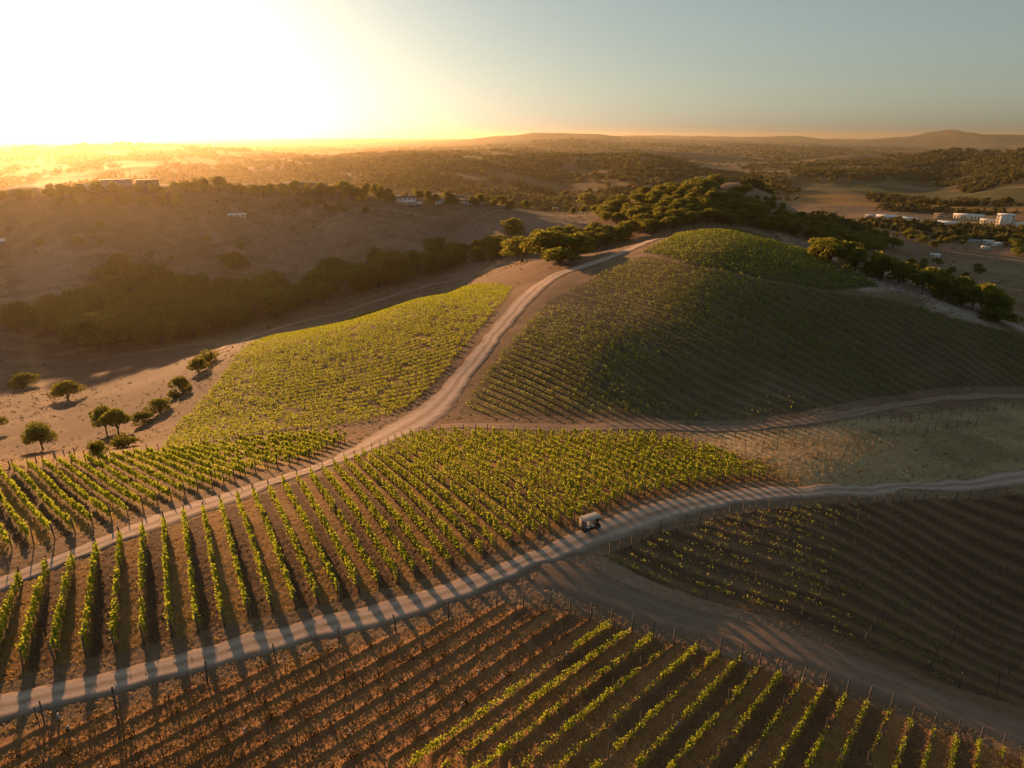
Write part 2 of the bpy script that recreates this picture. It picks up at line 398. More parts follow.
def build_ground():
    az = np.concatenate([np.arange(-180, -62, 6), np.arange(-60, -44, 1.5), np.arange(-43, 43.01, 0.13), np.arange(44, 62, 1.5), np.arange(66, 180, 6)])
    rr = [0.5, 4, 10, 16, 22, 27, 31, 34, 37]
    r = 37.0
    while r < 45000:
        r *= 1.0045 if r < 140 else (1.007 if r < 1000 else (1.011 if r < 5000 else 1.03))
        rr.append(r)
    rr = np.array(rr)
    A, Rr = np.meshgrid(np.radians(az), rr, indexing='ij')
    X, Y = (np.sin(A) * Rr), (np.cos(A) * Rr)
    Z = land(X, Y)
    x, y, z = X.ravel(), Y.ravel(), Z.ravel()
    n, m = A.shape
    rad = np.hypot(x, y)
    col = np.empty((len(x), 3)); col[:] = DRY
    # far valley floor: patchwork of dry fields of differing colour
    g = np.random.default_rng(3)
    far = rad > 1100
    cell = 260.0
    rot = 0.35
    u_ = (x * math.cos(rot) - y * math.sin(rot)) / cell; v_ = (x * math.sin(rot) + y * math.cos(rot)) / (cell * 0.7)
    u_ = u_ + 0.25 * np.sin(v_ * 1.7); iu, iv = np.floor(u_).astype(int), np.floor(v_).astype(int)
    h = (np.sin(iu * 127.1 + iv * 311.7) * 43758.5453) % 1.0
    pal = np.array([(0.34,0.24,0.13), (0.22,0.16,0.09), (0.13,0.12,0.055), (0.42,0.29,0.14), (0.27,0.20,0.12), (0.19,0.15,0.08)])
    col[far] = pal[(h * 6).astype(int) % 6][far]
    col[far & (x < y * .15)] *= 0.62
    jx = np.zeros(len(x)); jy = np.zeros(len(x))
    for q, L in enumerate((3, 5, 9, 17, 33)):
        jx += np.sin(x * 6.28 / L * .8 + y * 6.28 / L * .6 + q) * L * .09; jy += np.sin(y * 6.28 / L * .9 - x * 6.28 / L * .5 + q * 2) * L * .09
    s_ = np.clip(rad / 90, .4, 12)
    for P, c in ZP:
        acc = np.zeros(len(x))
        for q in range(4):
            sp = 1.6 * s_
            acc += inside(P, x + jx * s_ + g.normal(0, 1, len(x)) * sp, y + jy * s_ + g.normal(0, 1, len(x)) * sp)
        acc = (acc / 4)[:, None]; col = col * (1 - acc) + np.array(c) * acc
    row = np.zeros(len(x)); amt = np.zeros(len(x))
    near = rad < 700
    idx = np.nonzero(near)[0]
    for k in BP:
        ins = idx[inside(BP[k], x[idx], y[idx])]
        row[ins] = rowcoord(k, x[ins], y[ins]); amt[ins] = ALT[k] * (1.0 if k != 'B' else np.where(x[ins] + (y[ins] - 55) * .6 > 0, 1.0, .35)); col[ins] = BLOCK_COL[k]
        if k in 'ABRL':      # low ridge of soil along each row, furrowed soil between
            t = row[ins] - np.round(row[ins])
            z[ins] += (0.15 if k == 'B' else 0.10) * np.exp(-(t / 0.13) ** 2) + 0.025 * np.sin(row[ins] * 6.283 * 5) * (np.abs(t) > .2)
    # small lumps of tilled soil and tussocks close by
    lum = np.clip((190 - rad) / 60, 0, 1)
    z += lum * 0.035 * g.standard_normal(len(z)) * (rad > 30)
    V = np.stack([x, y, z], 1)
    i = np.arange(n)[:, None]; j = np.arange(m - 1)[None, :]
    i2 = (i + 1) % n
    F = np.stack([i * m + j, i * m + j + 1, i2 * m + j + 1, i2 * m + j], -1).reshape(-1, 4)
    # earth
    mt, nt, out = new_mat('ground_earth')
    at = N(nt, 'ShaderNodeAttribute', attribute_name='ground'); ar = N(nt, 'ShaderNodeAttribute', attribute_name='row'); aa = N(nt, 'ShaderNodeAttribute', attribute_name='amt')
    base = at.outputs['Color']
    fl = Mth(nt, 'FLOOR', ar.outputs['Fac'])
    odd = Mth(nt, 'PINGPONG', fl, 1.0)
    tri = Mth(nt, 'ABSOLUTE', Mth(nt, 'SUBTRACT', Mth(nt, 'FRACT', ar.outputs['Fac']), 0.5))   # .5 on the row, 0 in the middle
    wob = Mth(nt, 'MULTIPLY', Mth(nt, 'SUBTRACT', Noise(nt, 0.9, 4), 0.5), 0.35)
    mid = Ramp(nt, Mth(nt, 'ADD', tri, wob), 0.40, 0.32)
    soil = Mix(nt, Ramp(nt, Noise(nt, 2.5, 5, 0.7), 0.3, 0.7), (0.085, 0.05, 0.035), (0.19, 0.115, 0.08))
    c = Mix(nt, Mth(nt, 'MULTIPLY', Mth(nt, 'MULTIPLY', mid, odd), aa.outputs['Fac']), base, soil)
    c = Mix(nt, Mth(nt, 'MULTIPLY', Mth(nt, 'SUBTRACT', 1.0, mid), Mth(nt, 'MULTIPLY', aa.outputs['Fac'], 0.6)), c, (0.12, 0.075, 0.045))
    n1 = Ramp(nt, Noise(nt, 0.012, 4, 0.6), 0.3, 0.7); n2 = Ramp(nt, Noise(nt, 0.11, 5, 0.65), 0.3, 0.7); n3 = Ramp(nt, Noise(nt, 1.6, 6, 0.75), 0.3, 0.7)
    c = Mix(nt, Mth(nt, 'MULTIPLY', n1, 0.5), c, (0.42, 0.30, 0.18), 'MULTIPLY')
    c = Mix(nt, Mth(nt, 'MULTIPLY', n2, 0.6), c, (0.50, 0.44, 0.36), 'MULTIPLY')
    c = Mix(nt, Mth(nt, 'MULTIPLY', n3, 0.6), c, (0.45, 0.38, 0.30), 'MULTIPLY')
    b = N(nt, 'ShaderNodeBsdfPrincipled'); b.inputs['Roughness'].default_value = 0.95; b.inputs['Specular IOR Level'].default_value = 0.1
    nt.links.new(c, b.inputs['Base Color'])
    bp = N(nt, 'ShaderNodeBump'); bp.inputs['Strength'].default_value = 0.5; bp.inputs['Distance'].default_value = 0.12
    nt.links.new(Noise(nt, 1.1, 6, 0.75), bp.inputs['Height']); nt.links.new(bp.outputs[0], b.inputs['Normal'])
    nt.links.new(b.outputs[0], out.inputs[0])
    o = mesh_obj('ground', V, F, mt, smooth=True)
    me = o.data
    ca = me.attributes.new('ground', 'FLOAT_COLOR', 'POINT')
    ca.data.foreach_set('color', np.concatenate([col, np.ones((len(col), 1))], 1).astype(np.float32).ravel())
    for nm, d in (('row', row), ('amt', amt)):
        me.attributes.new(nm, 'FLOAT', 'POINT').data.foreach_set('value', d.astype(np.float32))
    tag(o, 'dry hills, valley floor and vineyard soil seen from above', kind='structure')
    return o
ground = build_ground()

TM = {}
def build_track(name, top, bot, lift, tone, width_n=9):
    M_TRACK = TM.get(tone)
    T = poly(top); B = poly(bot)
    def resamp(P, k):
        s = np.concatenate([[0], np.cumsum(np.linalg.norm(np.diff(P, axis=0), axis=1))])
        t = np.linspace(0, s[-1], k); Q = np.stack([np.interp(t, s, P[:, i]) for i in (0, 1)], 1)
        w = np.exp(-np.linspace(-2, 2, 9) ** 2); w /= w.sum()
        Q2 = np.stack([np.convolve(np.pad(Q[:, i], 4, mode='edge'), w, 'valid') for i in (0, 1)], 1)
        return Q2
    L = np.linalg.norm(np.diff(T, axis=0), axis=1).sum()
    k = max(int(L / 0.9), 30)
    T = resamp(T, k); Bf = resamp(B, k * 2)
    near_ = np.argmin(((T[:, None] - Bf[None]) ** 2).sum(2), 1)
    Cn = (T + Bf[near_]) / 2; wd = np.linalg.norm(T - Bf[near_], axis=1)
    wd = np.clip(wd, 2.4, 12.0 if tone == .5 else (9.0 if tone == 1.0 else 5.0))
    def smooth(a, n_):
        w = np.hanning(n_ + 2)[1:-1]; w /= w.sum(); return np.convolve(np.pad(a, n_ // 2, mode='edge'), w, 'valid')[:len(a)]
    Cn = np.stack([smooth(Cn[:, 0], 21), smooth(Cn[:, 1], 21)], 1); wd = smooth(wd, 31)
    tg = np.gradient(Cn, axis=0); tg /= np.linalg.norm(tg, axis=1)[:, None]; nn = np.stack([-tg[:, 1], tg[:, 0]], 1)
    if ((T - Cn) * nn).sum() < 0: nn = -nn
    g = np.random.default_rng(len(name))
    e1 = smooth(g.standard_normal(k), 5) * .45 + smooth(g.standard_normal(k), 25) * .45; e2 = smooth(g.standard_normal(k), 5) * .45 + smooth(g.standard_normal(k), 25) * .6
    T = Cn + nn * (wd / 2 + e1)[:, None]; B = Cn - nn * (wd / 2 + e2)[:, None]
    s = np.linspace(0, 1, width_n)[None, :, None]
    P = T[:, None] * (1 - s) + B[:, None] * s
    x, y = P[..., 0], P[..., 1]
    z = land(x, y) + lift + np.hypot(x, y) * 0.0006
    z[:, 0] -= 0.05 + lift * 1.1; z[:, -1] -= 0.05 + lift * 1.1
    s1 = np.broadcast_to(s[..., 0], x.shape)
    z -= 0.02 * (np.exp(-((s1 - .3) / .09) ** 2) + np.exp(-((s1 - .7) / .09) ** 2))   # wheel ruts
    i = np.arange(k - 1)[:, None]; j = np.arange(width_n - 1)[None]
    F = np.stack([i * width_n + j, (i + 1) * width_n + j, (i + 1) * width_n + j + 1, i * width_n + j + 1], -1).reshape(-1, 4)
    if M_TRACK is None:
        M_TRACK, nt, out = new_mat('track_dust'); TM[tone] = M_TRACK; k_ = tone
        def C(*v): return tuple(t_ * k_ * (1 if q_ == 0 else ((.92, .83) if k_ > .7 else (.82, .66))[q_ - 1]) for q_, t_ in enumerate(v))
        ac = N(nt, 'ShaderNodeAttribute', attribute_name='across')
        a = ac.outputs['Fac']
        r1 = Mth(nt, 'ABSOLUTE', Mth(nt, 'SUBTRACT', Mth(nt, 'ABSOLUTE', Mth(nt, 'SUBTRACT', a, 0.5)), 0.2))
        wob = Mth(nt, 'MULTIPLY', Mth(nt, 'SUBTRACT', Noise(nt, 0.35, 4), 0.5), 0.14)
        rut = Ramp(nt, Mth(nt, 'ADD', r1, wob), 0.10, 0.03)
        edge = Ramp(nt, Mth(nt, 'ADD', Mth(nt, 'ABSOLUTE', Mth(nt, 'SUBTRACT', a, 0.5)), Mth(nt, 'MULTIPLY', wob, 1.6)), 0.30, 0.5)
        c = Mix(nt, Ramp(nt, Noise(nt, 0.6, 6, 0.7), 0.3, 0.7), C(0.36, 0.275, 0.23), C(0.52, 0.42, 0.36))
        c = Mix(nt, Mth(nt, 'MULTIPLY', rut, 0.5), c, C(0.60, 0.50, 0.44))
        weed = Ramp(nt, Mth(nt, 'ADD', Mth(nt, 'ABSOLUTE', Mth(nt, 'SUBTRACT', a, 0.5)), Mth(nt, 'MULTIPLY', wob, 0.8)), 0.09, 0.03)
        c = Mix(nt, Mth(nt, 'MULTIPLY', weed, 0.55), c, (0.24, 0.17, 0.10))
        c = Mix(nt, edge, c, (0.20, 0.135, 0.085))
        c = Mix(nt, Mth(nt, 'MULTIPLY', Ramp(nt, Noise(nt, 3.5, 5, 0.8), 0.5, 0.7), 0.4), c, (0.22, 0.155, 0.12))
        b = N(nt, 'ShaderNodeBsdfPrincipled'); b.inputs['Roughness'].default_value = 0.95; b.inputs['Specular IOR Level'].default_value = 0.1
        nt.links.new(c, b.inputs['Base Color'])
        bp = N(nt, 'ShaderNodeBump'); bp.inputs['Strength'].default_value = 0.15; bp.inputs['Distance'].default_value = 0.05
        nt.links.new(Noise(nt, 2.0, 6, 0.75), bp.inputs['Height']); nt.links.new(bp.outputs[0], b.inputs['Normal'])
        nt.links.new(b.outputs[0], out.inputs[0])
    o = mesh_obj(name, np.stack([x, y, z], -1).reshape(-1, 3), F, M_TRACK, smooth=True)
    o.data.attributes.new('across', 'FLOAT', 'POINT').data.foreach_set('value', s1.astype(np.float32).ravel())
    return o
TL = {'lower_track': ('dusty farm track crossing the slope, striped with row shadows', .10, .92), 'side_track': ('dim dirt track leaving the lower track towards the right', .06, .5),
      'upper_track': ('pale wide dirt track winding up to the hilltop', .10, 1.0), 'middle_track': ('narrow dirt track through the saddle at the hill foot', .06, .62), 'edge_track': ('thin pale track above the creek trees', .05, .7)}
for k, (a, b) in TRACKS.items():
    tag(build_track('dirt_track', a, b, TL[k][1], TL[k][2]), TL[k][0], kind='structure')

# ------------------------------------------------------------------ vineyards
M_VINE = leafy('vine_leaf', (0.07,0.12,0.018), (0.16,0.21,0.03), (0.52,0.58,0.05), 0.55, 0.5)
M_VINE_MID = leafy('vine_leaf_slope', (0.07,0.11,0.02), (0.18,0.215,0.03), (0.55,0.60,0.055), 0.52, 0.08)
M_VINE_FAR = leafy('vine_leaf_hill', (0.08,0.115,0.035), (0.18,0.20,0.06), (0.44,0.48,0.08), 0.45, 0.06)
M_WEED = leafy('dry_weed', (0.045,0.03,0.015), (0.11,0.075,0.03), (0.16,0.10,0.04), 0.3, 0.6)
M_GRASS = leafy('dry_grass_blade', (0.30,0.20,0.07), (0.46,0.32,0.12), (0.55,0.37,0.13), 0.5, 0.15)
M_TRUNK = plain('vine_bark', (0.10,0.07,0.05), 0.95, 0.3, 6)
M_POST = plain('weathered_post', (0.10,0.075,0.06), 0.85, 0.25, 4)
M_GUARD = plain('vine_guard', (0.42,0.37,0.31), 0.7, 0.1, 4)
def quads(c, size, g, up=0.35, asp=1.0):
    """little free leaves: one bent four-cornered blade per centre"""
    n = len(c)
    a = g.standard_normal((n, 3)); a /= np.linalg.norm(a, axis=1)[:, None]
    b = g.standard_normal((n, 3)); b[:, 2] += up
    b -= (a * b).sum(1)[:, None] * a; b /= np.linalg.norm(b, axis=1)[:, None] + 1e-9
    s = (np.asarray(size) * g.uniform(0.65, 1.35, n))[:, None] * 0.5
    V = np.stack([c - a * s, c - b * s * asp, c + a * s, c + b * s * asp], 1).reshape(-1, 3)
    return V, np.arange(n * 4, dtype=np.int32).reshape(-1, 4)
def ordinal(n):
    ones = ['', 'first', 'second', 'third', 'fourth', 'fifth', 'sixth', 'seventh', 'eighth', 'ninth', 'tenth', 'eleventh', 'twelfth', 'thirteenth', 'fourteenth', 'fifteenth', 'sixteenth', 'seventeenth', 'eighteenth', 'nineteenth']
    tens = {2: ('twentieth', 'twenty'), 3: ('thirtieth', 'thirty'), 4: ('fortieth', 'forty'), 5: ('fiftieth', 'fifty'), 6: ('sixtieth', 'sixty'), 7: ('seventieth', 'seventy'), 8: ('eightieth', 'eighty'), 9: ('ninetieth', 'ninety')}
    if n < 20: return ones[n]
    if n < 100:
        return tens[n // 10][0] if n % 10 == 0 else tens[n // 10][1] + '-' + ones[n % 10]
    return 'hundred and ' + (ordinal(n - 100) if n > 100 else 'zeroth')
ROWS = []
for k in BP:
    P = BP[k]; d = BD[k]; nrm = np.array([-d[1], d[0]]); c0 = centre(k)
    rc = rowcoord(k, P[:, 0], P[:, 1]); al = (P - c0) @ d
    for i in range(int(math.ceil(rc.min())), int(rc.max()) + 1):
        t = np.arange(al.min() - 2, al.max() + 2, 1.0)
        Q = c0 + nrm * (i * SPACING[k]) + t[:, None] * d
        ins = inside(P, Q[:, 0], Q[:, 1])
        if not ins.any(): continue
        e = np.diff(np.concatenate([[0], ins.astype(int), [0]]))
        for s_, f_ in zip(np.nonzero(e == 1)[0], np.nonzero(e == -1)[0]):
            if f_ - s_ < 6: continue
            A_, B_ = Q[s_], Q[f_ - 1]
            # keep what the picture can show
            q = Q[s_:f_]; zz = land(q[:, 0], q[:, 1]) + 1
            u_, v_ = project(q[:, 0], q[:, 1], zz)
            vis = (u_ > -60) & (u_ < W + 60) & (v_ < H + 60)
            if vis.sum() < 4: continue
            w_ = np.nonzero(vis)[0]; q = q[w_[0]:w_[-1] + 1]
            A_, B_ = q[0], q[-1]; m = (A_ + B_) / 2
            Lr = np.linalg.norm(B_ - A_); rr = np.hypot(*m)
            ROWS.append(dict(k=k, i=i, A=A_, B=B_, m=m, L=Lr, r=rr, size=Lr / rr ** 2 * 100, u=float(project(m[0], m[1], land(*m)[0])[0])))
print('rows', {k: sum(1 for r_ in ROWS if r_['k'] == k) for k in BP}, len(ROWS))
ROWS.sort(key=lambda r_: -r_['size'])
def noise1(x, seed):
    return (np.sin(x * 0.61 + seed * 1.3) + np.sin(x * 0.23 + seed * 2.7) + 0.7 * np.sin(x * 1.31 + seed * 4.1)) / 2.7
def row_leaves(R_, g):
    k = R_['k']; d = BD[k]; L = R_['L']; r = R_['r']
    P = dict(A=(95, .155, .45, 1.75, .13, .04), L=(58, .22, .5, 1.5, .14, .05), Y=(30, .24, .12, .78, .13, .04), H=(15, .30, .15, 1.2, .17, .08), S=(12, .42, .3, 1.4, .22, .05), B=(75, .145, .2, .82, .13, .04), R=(24, .19, .05, .75, .2, .18))[k]
    dens, size, lo, hi, lat, gap = P
    green = True
    if k == 'B':
        green = R_['green']
        if not green: dens, size, lo, hi, lat = 26, .16, .02, .42, .13
    if k == 'A': dens *= min(1.0, (85 / r)); size *= max(1, r / 90)
    if k == 'L': dens *= min(1.0, (100 / r)); size *= max(1, r / 110)
    n = int(L * dens)
    nv = max(2, int(L / 1.7))
    vt = (np.arange(nv) + 0.5) * L / nv
    vig = np.clip(1 + 0.35 * g.standard_normal(nv), 0.25, 1.7) * (g.random(nv) > gap)
    if k == 'B' and green:     # broken growth
        vig *= np.clip(0.95 + 1.5 * noise1(vt, R_['i']), 0.05, 1.2)
    if k in 'HR': 
        q = R_['A'] + vt[:, None] * d
        vig *= np.clip(0.8 + 0.9 * np.sin(q[:, 0] * .05 + 1) * np.sin(q[:, 1] * .043 + q[:, 0] * .02), 0.1, 1.5)
        if k == 'R': vig *= np.clip(1.6 - (q[:, 0] - 15) / 32, 0.12, 1.3)
    if vig.sum() < .1: vig[:] = .1
    w = vig / vig.sum()
    n = int(n * min(1.1, vig.mean()))
    vi = g.choice(nv, n, p=w)
    t = vt[vi] + g.normal(0, 0.42, n)
    t = np.clip(t, 0, L)
    hh = lo + (hi - lo) * np.power(g.random(n), 0.85) * np.clip(0.75 + 0.25 * vig[vi], .6, 1.15)
    shoots = g.random(n) < 0.10
    hh = np.where(shoots, hh + g.uniform(0, .35, n) * (1 if k in 'ALY' else .3), hh)
    off = g.normal(0, lat, n) * np.where(hh > (lo + hi) / 2, 0.8, 1.0)
    xy = R_['A'] + t[:, None] * d + off[:, None] * np.array([-d[1], d[0]])
    ridge = {'B': .12, 'A': .06, 'L': .06, 'R': .06}.get(k, 0)
    c = np.stack([xy[:, 0], xy[:, 1], land(xy[:, 0], xy[:, 1]) + hh + ridge], 1)
    return c, size, green, vt, vig
def post_proto(name, h, w, mat):
    b = MB(); b.box((0, 0, h / 2 - .15), (w, w, h + .3)); b.box((0, 0, h * .98), (w * .5, w * 1.5, .05))
    b.box((0, 0, h * .55), (w * 1.5, w * .5, .04))
    o = b.build(name, mat); me = o.data; bpy.data.objects.remove(o); return me
ME_POST = post_proto('post', 2.0, .075, M_POST); ME_END = post_proto('post', 2.15, .11, M_POST); ME_STAKE = post_proto('post', 1.95, .055, M_POST); ME_GUARD = post_proto('vine_guard', .55, .12, M_GUARD)
_tb = MB(); _tb.tube([(0, 0, -.1), (.03, .01, .3), (-.02, .03, .6), (.02, 0, .85)], [.05, .04, .035, .03], 6); _tb.tube([(.02, 0, .82), (.35, .03, .9), (.6, 0, .92)], [.028, .02, .012], 5); _tb.tube([(.02, 0, .82), (-.35, -.03, .9), (-.6, 0, .92)], [.028, .02, .012], 5)
_to = _tb.build('trunk', M_TRUNK); ME_TRUNK = _to.data; bpy.data.objects.remove(_to)
def linked(name, me, loc, parent, rz=0.0, tilt=None):
    o = bpy.data.objects.new(name, me); COL.objects.link(o); o.parent = parent; o.location = loc
    o.rotation_euler = (0 if tilt is None else tilt[0], 0 if tilt is None else tilt[1], rz); return o
# which of the lower rows are green: those right of the row through (560,640)
gx = cast(590, 622); g0 = rowcoord('B', gx[0], gx[1])
gsgn = 1 if rowcoord('B', *cast(900, 700)[:2]) > g0 else -1
for r_ in ROWS: r_['green'] = (r_['k'] != 'B') or (r_['i'] - g0) * gsgn > 0
order = {}
for k in BP:
    rs = sorted([r_ for r_ in ROWS if r_['k'] == k], key=lambda r_: (r_['i'], r_['L']))
    ids = sorted({r_['i'] for r_ in rs})
    us = {i: np.mean([r_['u'] for r_ in rs if r_['i'] == i]) for i in ids}
    flip = us[ids[0]] > us[ids[-1]]
    if flip: ids = ids[::-1]
    for n_, i in enumerate(ids): order[(k, i)] = n_ + 1
WHAT = {'A': ('leafy green vine row, %s from the left between upper and lower track', 'vine rows between the two dirt tracks'),
        'L': ('yellow green vine row above the upper track, %s from the left', 'vine rows left of the upper track'),
        'Y': ('sunlit yellow vine row on the far left slope, %s from the track junction side', 'yellow vine rows on the left slope'),
        'H': ('dull green vine row on the big shaded hillside, %s from the left', 'vine rows on the shaded hillside'),
        'S': ('bright green vine row on the hilltop, %s from the left', 'vine rows on the hilltop'),
        'B': ('low green vine row in the bottom block, %s from the left', 'low rows in the bottom block'),
        'R': ('sparse young vine row on the dark right slope, %s from the left', 'sparse rows on the dark right slope')}
far_c, far_s = [], []
seg_no = {}
for ri, R_ in enumerate(ROWS):
    k = R_['k']; g = np.random.default_rng(1000 + ri)
    c, size, green, vt, vig = row_leaves(R_, g)
    if ri >= 300:
        far_c.append(c); far_s.append(np.full(len(c), size)); continue
    m = R_['m']; mz = float(land(*m)[0]); org = np.array([m[0], m[1], mz])
    V, F = quads(c - org, size, g, up=(0.9 if k in 'ALY' else .5), asp=(1.25 if k in 'ALY' else 1.0))
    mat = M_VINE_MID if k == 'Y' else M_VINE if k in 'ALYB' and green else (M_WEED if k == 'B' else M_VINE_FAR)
    key = (k, R_['i']); seg_no[key] = seg_no.get(key, 0) + 1
    lab, grp = WHAT[k]
    if k == 'B' and not green: lab = 'bare brown vine row with stakes in the bottom block, %s from the left'
    lab = lab % ordinal(order[key])
    if seg_no[key] == 2: lab += ', shorter piece'
    if k in 'ALBR':
        root = empty('vine_row', org); tag(root, lab, 'vine row', grp)
        mesh_obj('foliage', V, F, mat, root)
        d = BD[k]
        if k in 'AB' and R_['r'] < 92:
            for t_, vg in zip(vt, vig):
                if vg <= 0 or (k == 'B' and not green and g.random() > .25): continue
                q = R_['A'] + d * t_; u_, v_ = project(q[0], q[1], mz)
                if not (-10 < u_ < W + 10 and v_ < H + 15): continue
                linked('trunk', ME_TRUNK, (q[0] - m[0], q[1] - m[1], float(land(*q)[0]) - mz), root, g.uniform(0, 6.28))
        step = {'A': 5.4, 'L': 5.4, 'B': 5.0, 'R': 7.0}[k]
        ts = list(np.arange(0, R_['L'], step)) + [R_['L'] + .3]; ts[0] = -.3
        if k == 'L': ts = ts[::2] + [ts[-1]]
        for n_, t_ in enumerate(ts):
            p = R_['A'] + d * t_
            u_, v_ = project(p[0], p[1], float(land(*p)[0]))
            if not (-20 < u_ < W + 20 and v_ < H + 25): continue
            end = n_ in (0, len(ts) - 1)
            pl = (p[0] - m[0], p[1] - m[1], float(land(*p)[0]) - mz)
            linked('post', ME_END if end else (ME_STAKE if k in 'BR' else ME_POST), pl, root, g.uniform(0, 3), (g.normal(0, .035), g.normal(0, .035)))
            if k == 'B' and not end and g.random() < .22:
                q = R_['A'] + d * (t_ + 1.2)
                linked('vine_guard', ME_GUARD, (q[0] - m[0], q[1] - m[1], float(land(*q)[0]) - mz), root)
    else:
        root = empty('vine_row', org); tag(root, lab, 'vine row', grp); mesh_obj('foliage', V, F, mat, root)
if far_c:
    g = np.random.default_rng(9)
    c = np.concatenate(far_c); V, F = quads(c, np.concatenate(far_s), g, up=.5)
    tag(mesh_obj('vine_rows', V, F, M_VINE_FAR), 'farther vine rows covering the upper hillside', kind='stuff')

# dry grass between the rows and on the banks
def build_grass():
    g = np.random.default_rng(21)
    n = 190000
    u = g.uniform(-60, W + 60, n * 2); v = 425 + (H + 40 - 425) * g.random(n * 2) ** 0.9
    dx, dy, dz = ray(u, v)
    hr = np.hypot(dx, dy); r = 48 / (-dz / hr)
    for _ in range(6):
        x, y = dx / hr * r, dy / hr * r
        r = np.clip(-land(x, y) / (-dz / hr), 25, 400)
    x, y = dx / hr * r, dy / hr * r
    keep = r < 260; x, y, r = x[keep], y[keep], r[keep]
    on_track = np.zeros(len(x), bool)
    for a, b in TRACKS.values():
        on_track |= inside(np.concatenate([poly(a), poly(b)[::-1]]), x, y)
    p = np.full(len(x), .35)
    for k, (ev, od) in {'A': (.55, .12), 'L': (.9, .2), 'B': (.30, .15), 'R': (.25, .2), 'H': (.05, .05), 'Y': (.1, .1)}.items():
        ins = inside(BP[k], x, y)
        o_ = (np.floor(rowcoord(k, x, y)).astype(int) % 2) == 1
        p[ins] = np.where(o_, od, ev)[ins]
    patch = 0.5 + 0.5 * np.sin(x * .21 + np.sin(y * .13) * 2) * np.sin(y * .17 + 1 + np.sin(x * .09) * 2)
    clump = np.sin(x * 1.9 + np.sin(y * 1.3) * 2) * np.sin(y * 1.7 + np.sin(x * 1.1) * 2)
    p *= (0.3 + patch) * np.clip(.75 + clump * .9, 0, 1.6)
    k2 = (g.random(len(x)) < p) & ~on_track
    x, y, r = x[k2], y[k2], r[k2]
    c = np.stack([x, y, land(x, y)], 1)
    s = (0.07 + 0.15 * g.random(len(x)) ** 2) * np.clip(r / 90, .8, 1.6)
    vs_, fs = [], []
    for j in range(3):
        a = g.uniform(0, 6.283, len(x)); w = s * .28
        lean = g.normal(0, .5, (len(x), 2)) * s[:, None]
        b1 = c + np.stack([np.cos(a) * w, np.sin(a) * w, -0.03 + 0 * a], 1)
        b2 = c - np.stack([np.cos(a) * w, np.sin(a) * w, 0.03 + 0 * a], 1)
        tp = c + np.stack([lean[:, 0], lean[:, 1], s], 1)
        vs_.append(np.stack([b1, b2, tp], 1).reshape(-1, 3))
    V = np.concatenate(vs_); F = np.arange(len(V), dtype=np.int32).reshape(-1, 3)
    tag(mesh_obj('dry_grass', V, F, M_GRASS), 'dry golden grass tufts between vine rows and along track edges', 'grass', kind='stuff')
build_grass()

def build_scrub():
    """tussocks and low dead scrub that roughen the open slopes"""
    g = np.random.default_rng(55)
    n = 26000
    az = np.radians(g.uniform(-42, 42, n)); r = np.exp(g.uniform(math.log(120), math.log(1150), n))
    x, y = np.sin(az) * r, np.cos(az) * r
    bad = np.zeros(n, bool)
    for k in BP: bad |= inside(BP[k], x, y)
    for a, b in TRACKS.values(): bad |= inside(np.concatenate([poly(a), poly(b)[::-1]]), x, y)
    nz = np.sin(x * .05 + np.sin(y * .031) * 2) * np.sin(y * .043 + 1.3 * np.sin(x * .027)) + .5 * np.sin(x * .013 + y * .017)
    ok = ~bad & (g.random(n) < np.clip(.35 + nz * .7, 0.03, 1))
    x, y, r = x[ok], y[ok], r[ok]; z = land(x, y); s = g.uniform(.25, 1.0, len(x)) ** 1.5 * np.clip(r / 350, .5, 2.0)
    m = 6
    d = g.standard_normal((len(x), m, 3)) * np.array([.55, .55, .22])
    c = np.stack([x, y, z + s * .22], 1)[:, None] + d * s[:, None, None]
    V, F = quads(c.reshape(-1, 3), np.repeat(s * .7, m), g, .3)
    tag(mesh_obj('scrub', V, F, leafy('scrub_leaf', (0.11, 0.085, 0.04), (0.24, 0.17, 0.085), (0.25, 0.18, 0.06), 0.25, 0.05)), 'low dry scrub and tussocks roughening the open slopes', 'scrub', kind='stuff')
build_scrub()

# ------------------------------------------------------------------ trees
M_OAK = leafy('oak_leaf', (0.035,0.05,0.014), (0.095,0.11,0.028), (0.42,0.40,0.06), 0.42, 0.12)
M_FIELD = leafy('tree_leaf', (0.06,0.09,0.018), (0.14,0.16,0.03), (0.40,0.40,0.06), 0.45, 0.3)
M_BARK = plain('oak_bark', (0.11,0.08,0.06), 0.95, 0.3, 2)
M_FARW = leafy('far_wood_leaf', (0.045,0.05,0.02), (0.09,0.085,0.035), (0.16,0.14,0.04), 0.3, 0.004)
def crown_points(g, n, lobes=9, flat=0.75, low=0.3):
    """points inside a cluster of uneven lobes; crown about 1 wide (radius .5) and from height low to 1"""
    L = []
    for i in range(lobes):
        a = i * 2.4 + g.uniform(-.4, .4); rr = 0.31 * math.sqrt((i + .3) / lobes)
        zz = low + (1 - low) * g.uniform(.22, .74) * (1.12 - rr)
        L.append((rr * math.cos(a) * 1.05, rr * math.sin(a) * 1.05, zz, g.uniform(.18, .27)))
    L.append((0, 0, low + (1 - low) * .66, .24))
    w = np.array([l[3] ** 2 for l in L]); idx = g.choice(len(L), n, p=w / w.sum())
    LL = np.array(L)[idx]
    d = g.standard_normal((n, 3)); d /= np.linalg.norm(d, axis=1)[:, None]
    rad = LL[:, 3] * (0.55 + 0.5 * g.random(n) ** .6)
    c = LL[:, :3] + d * rad[:, None] * np.array([1, 1, flat * .95])
    keep = g.random(n) < np.clip((c[:, 2] - low * .7) / .12, 0, 1)
    return c[keep], L
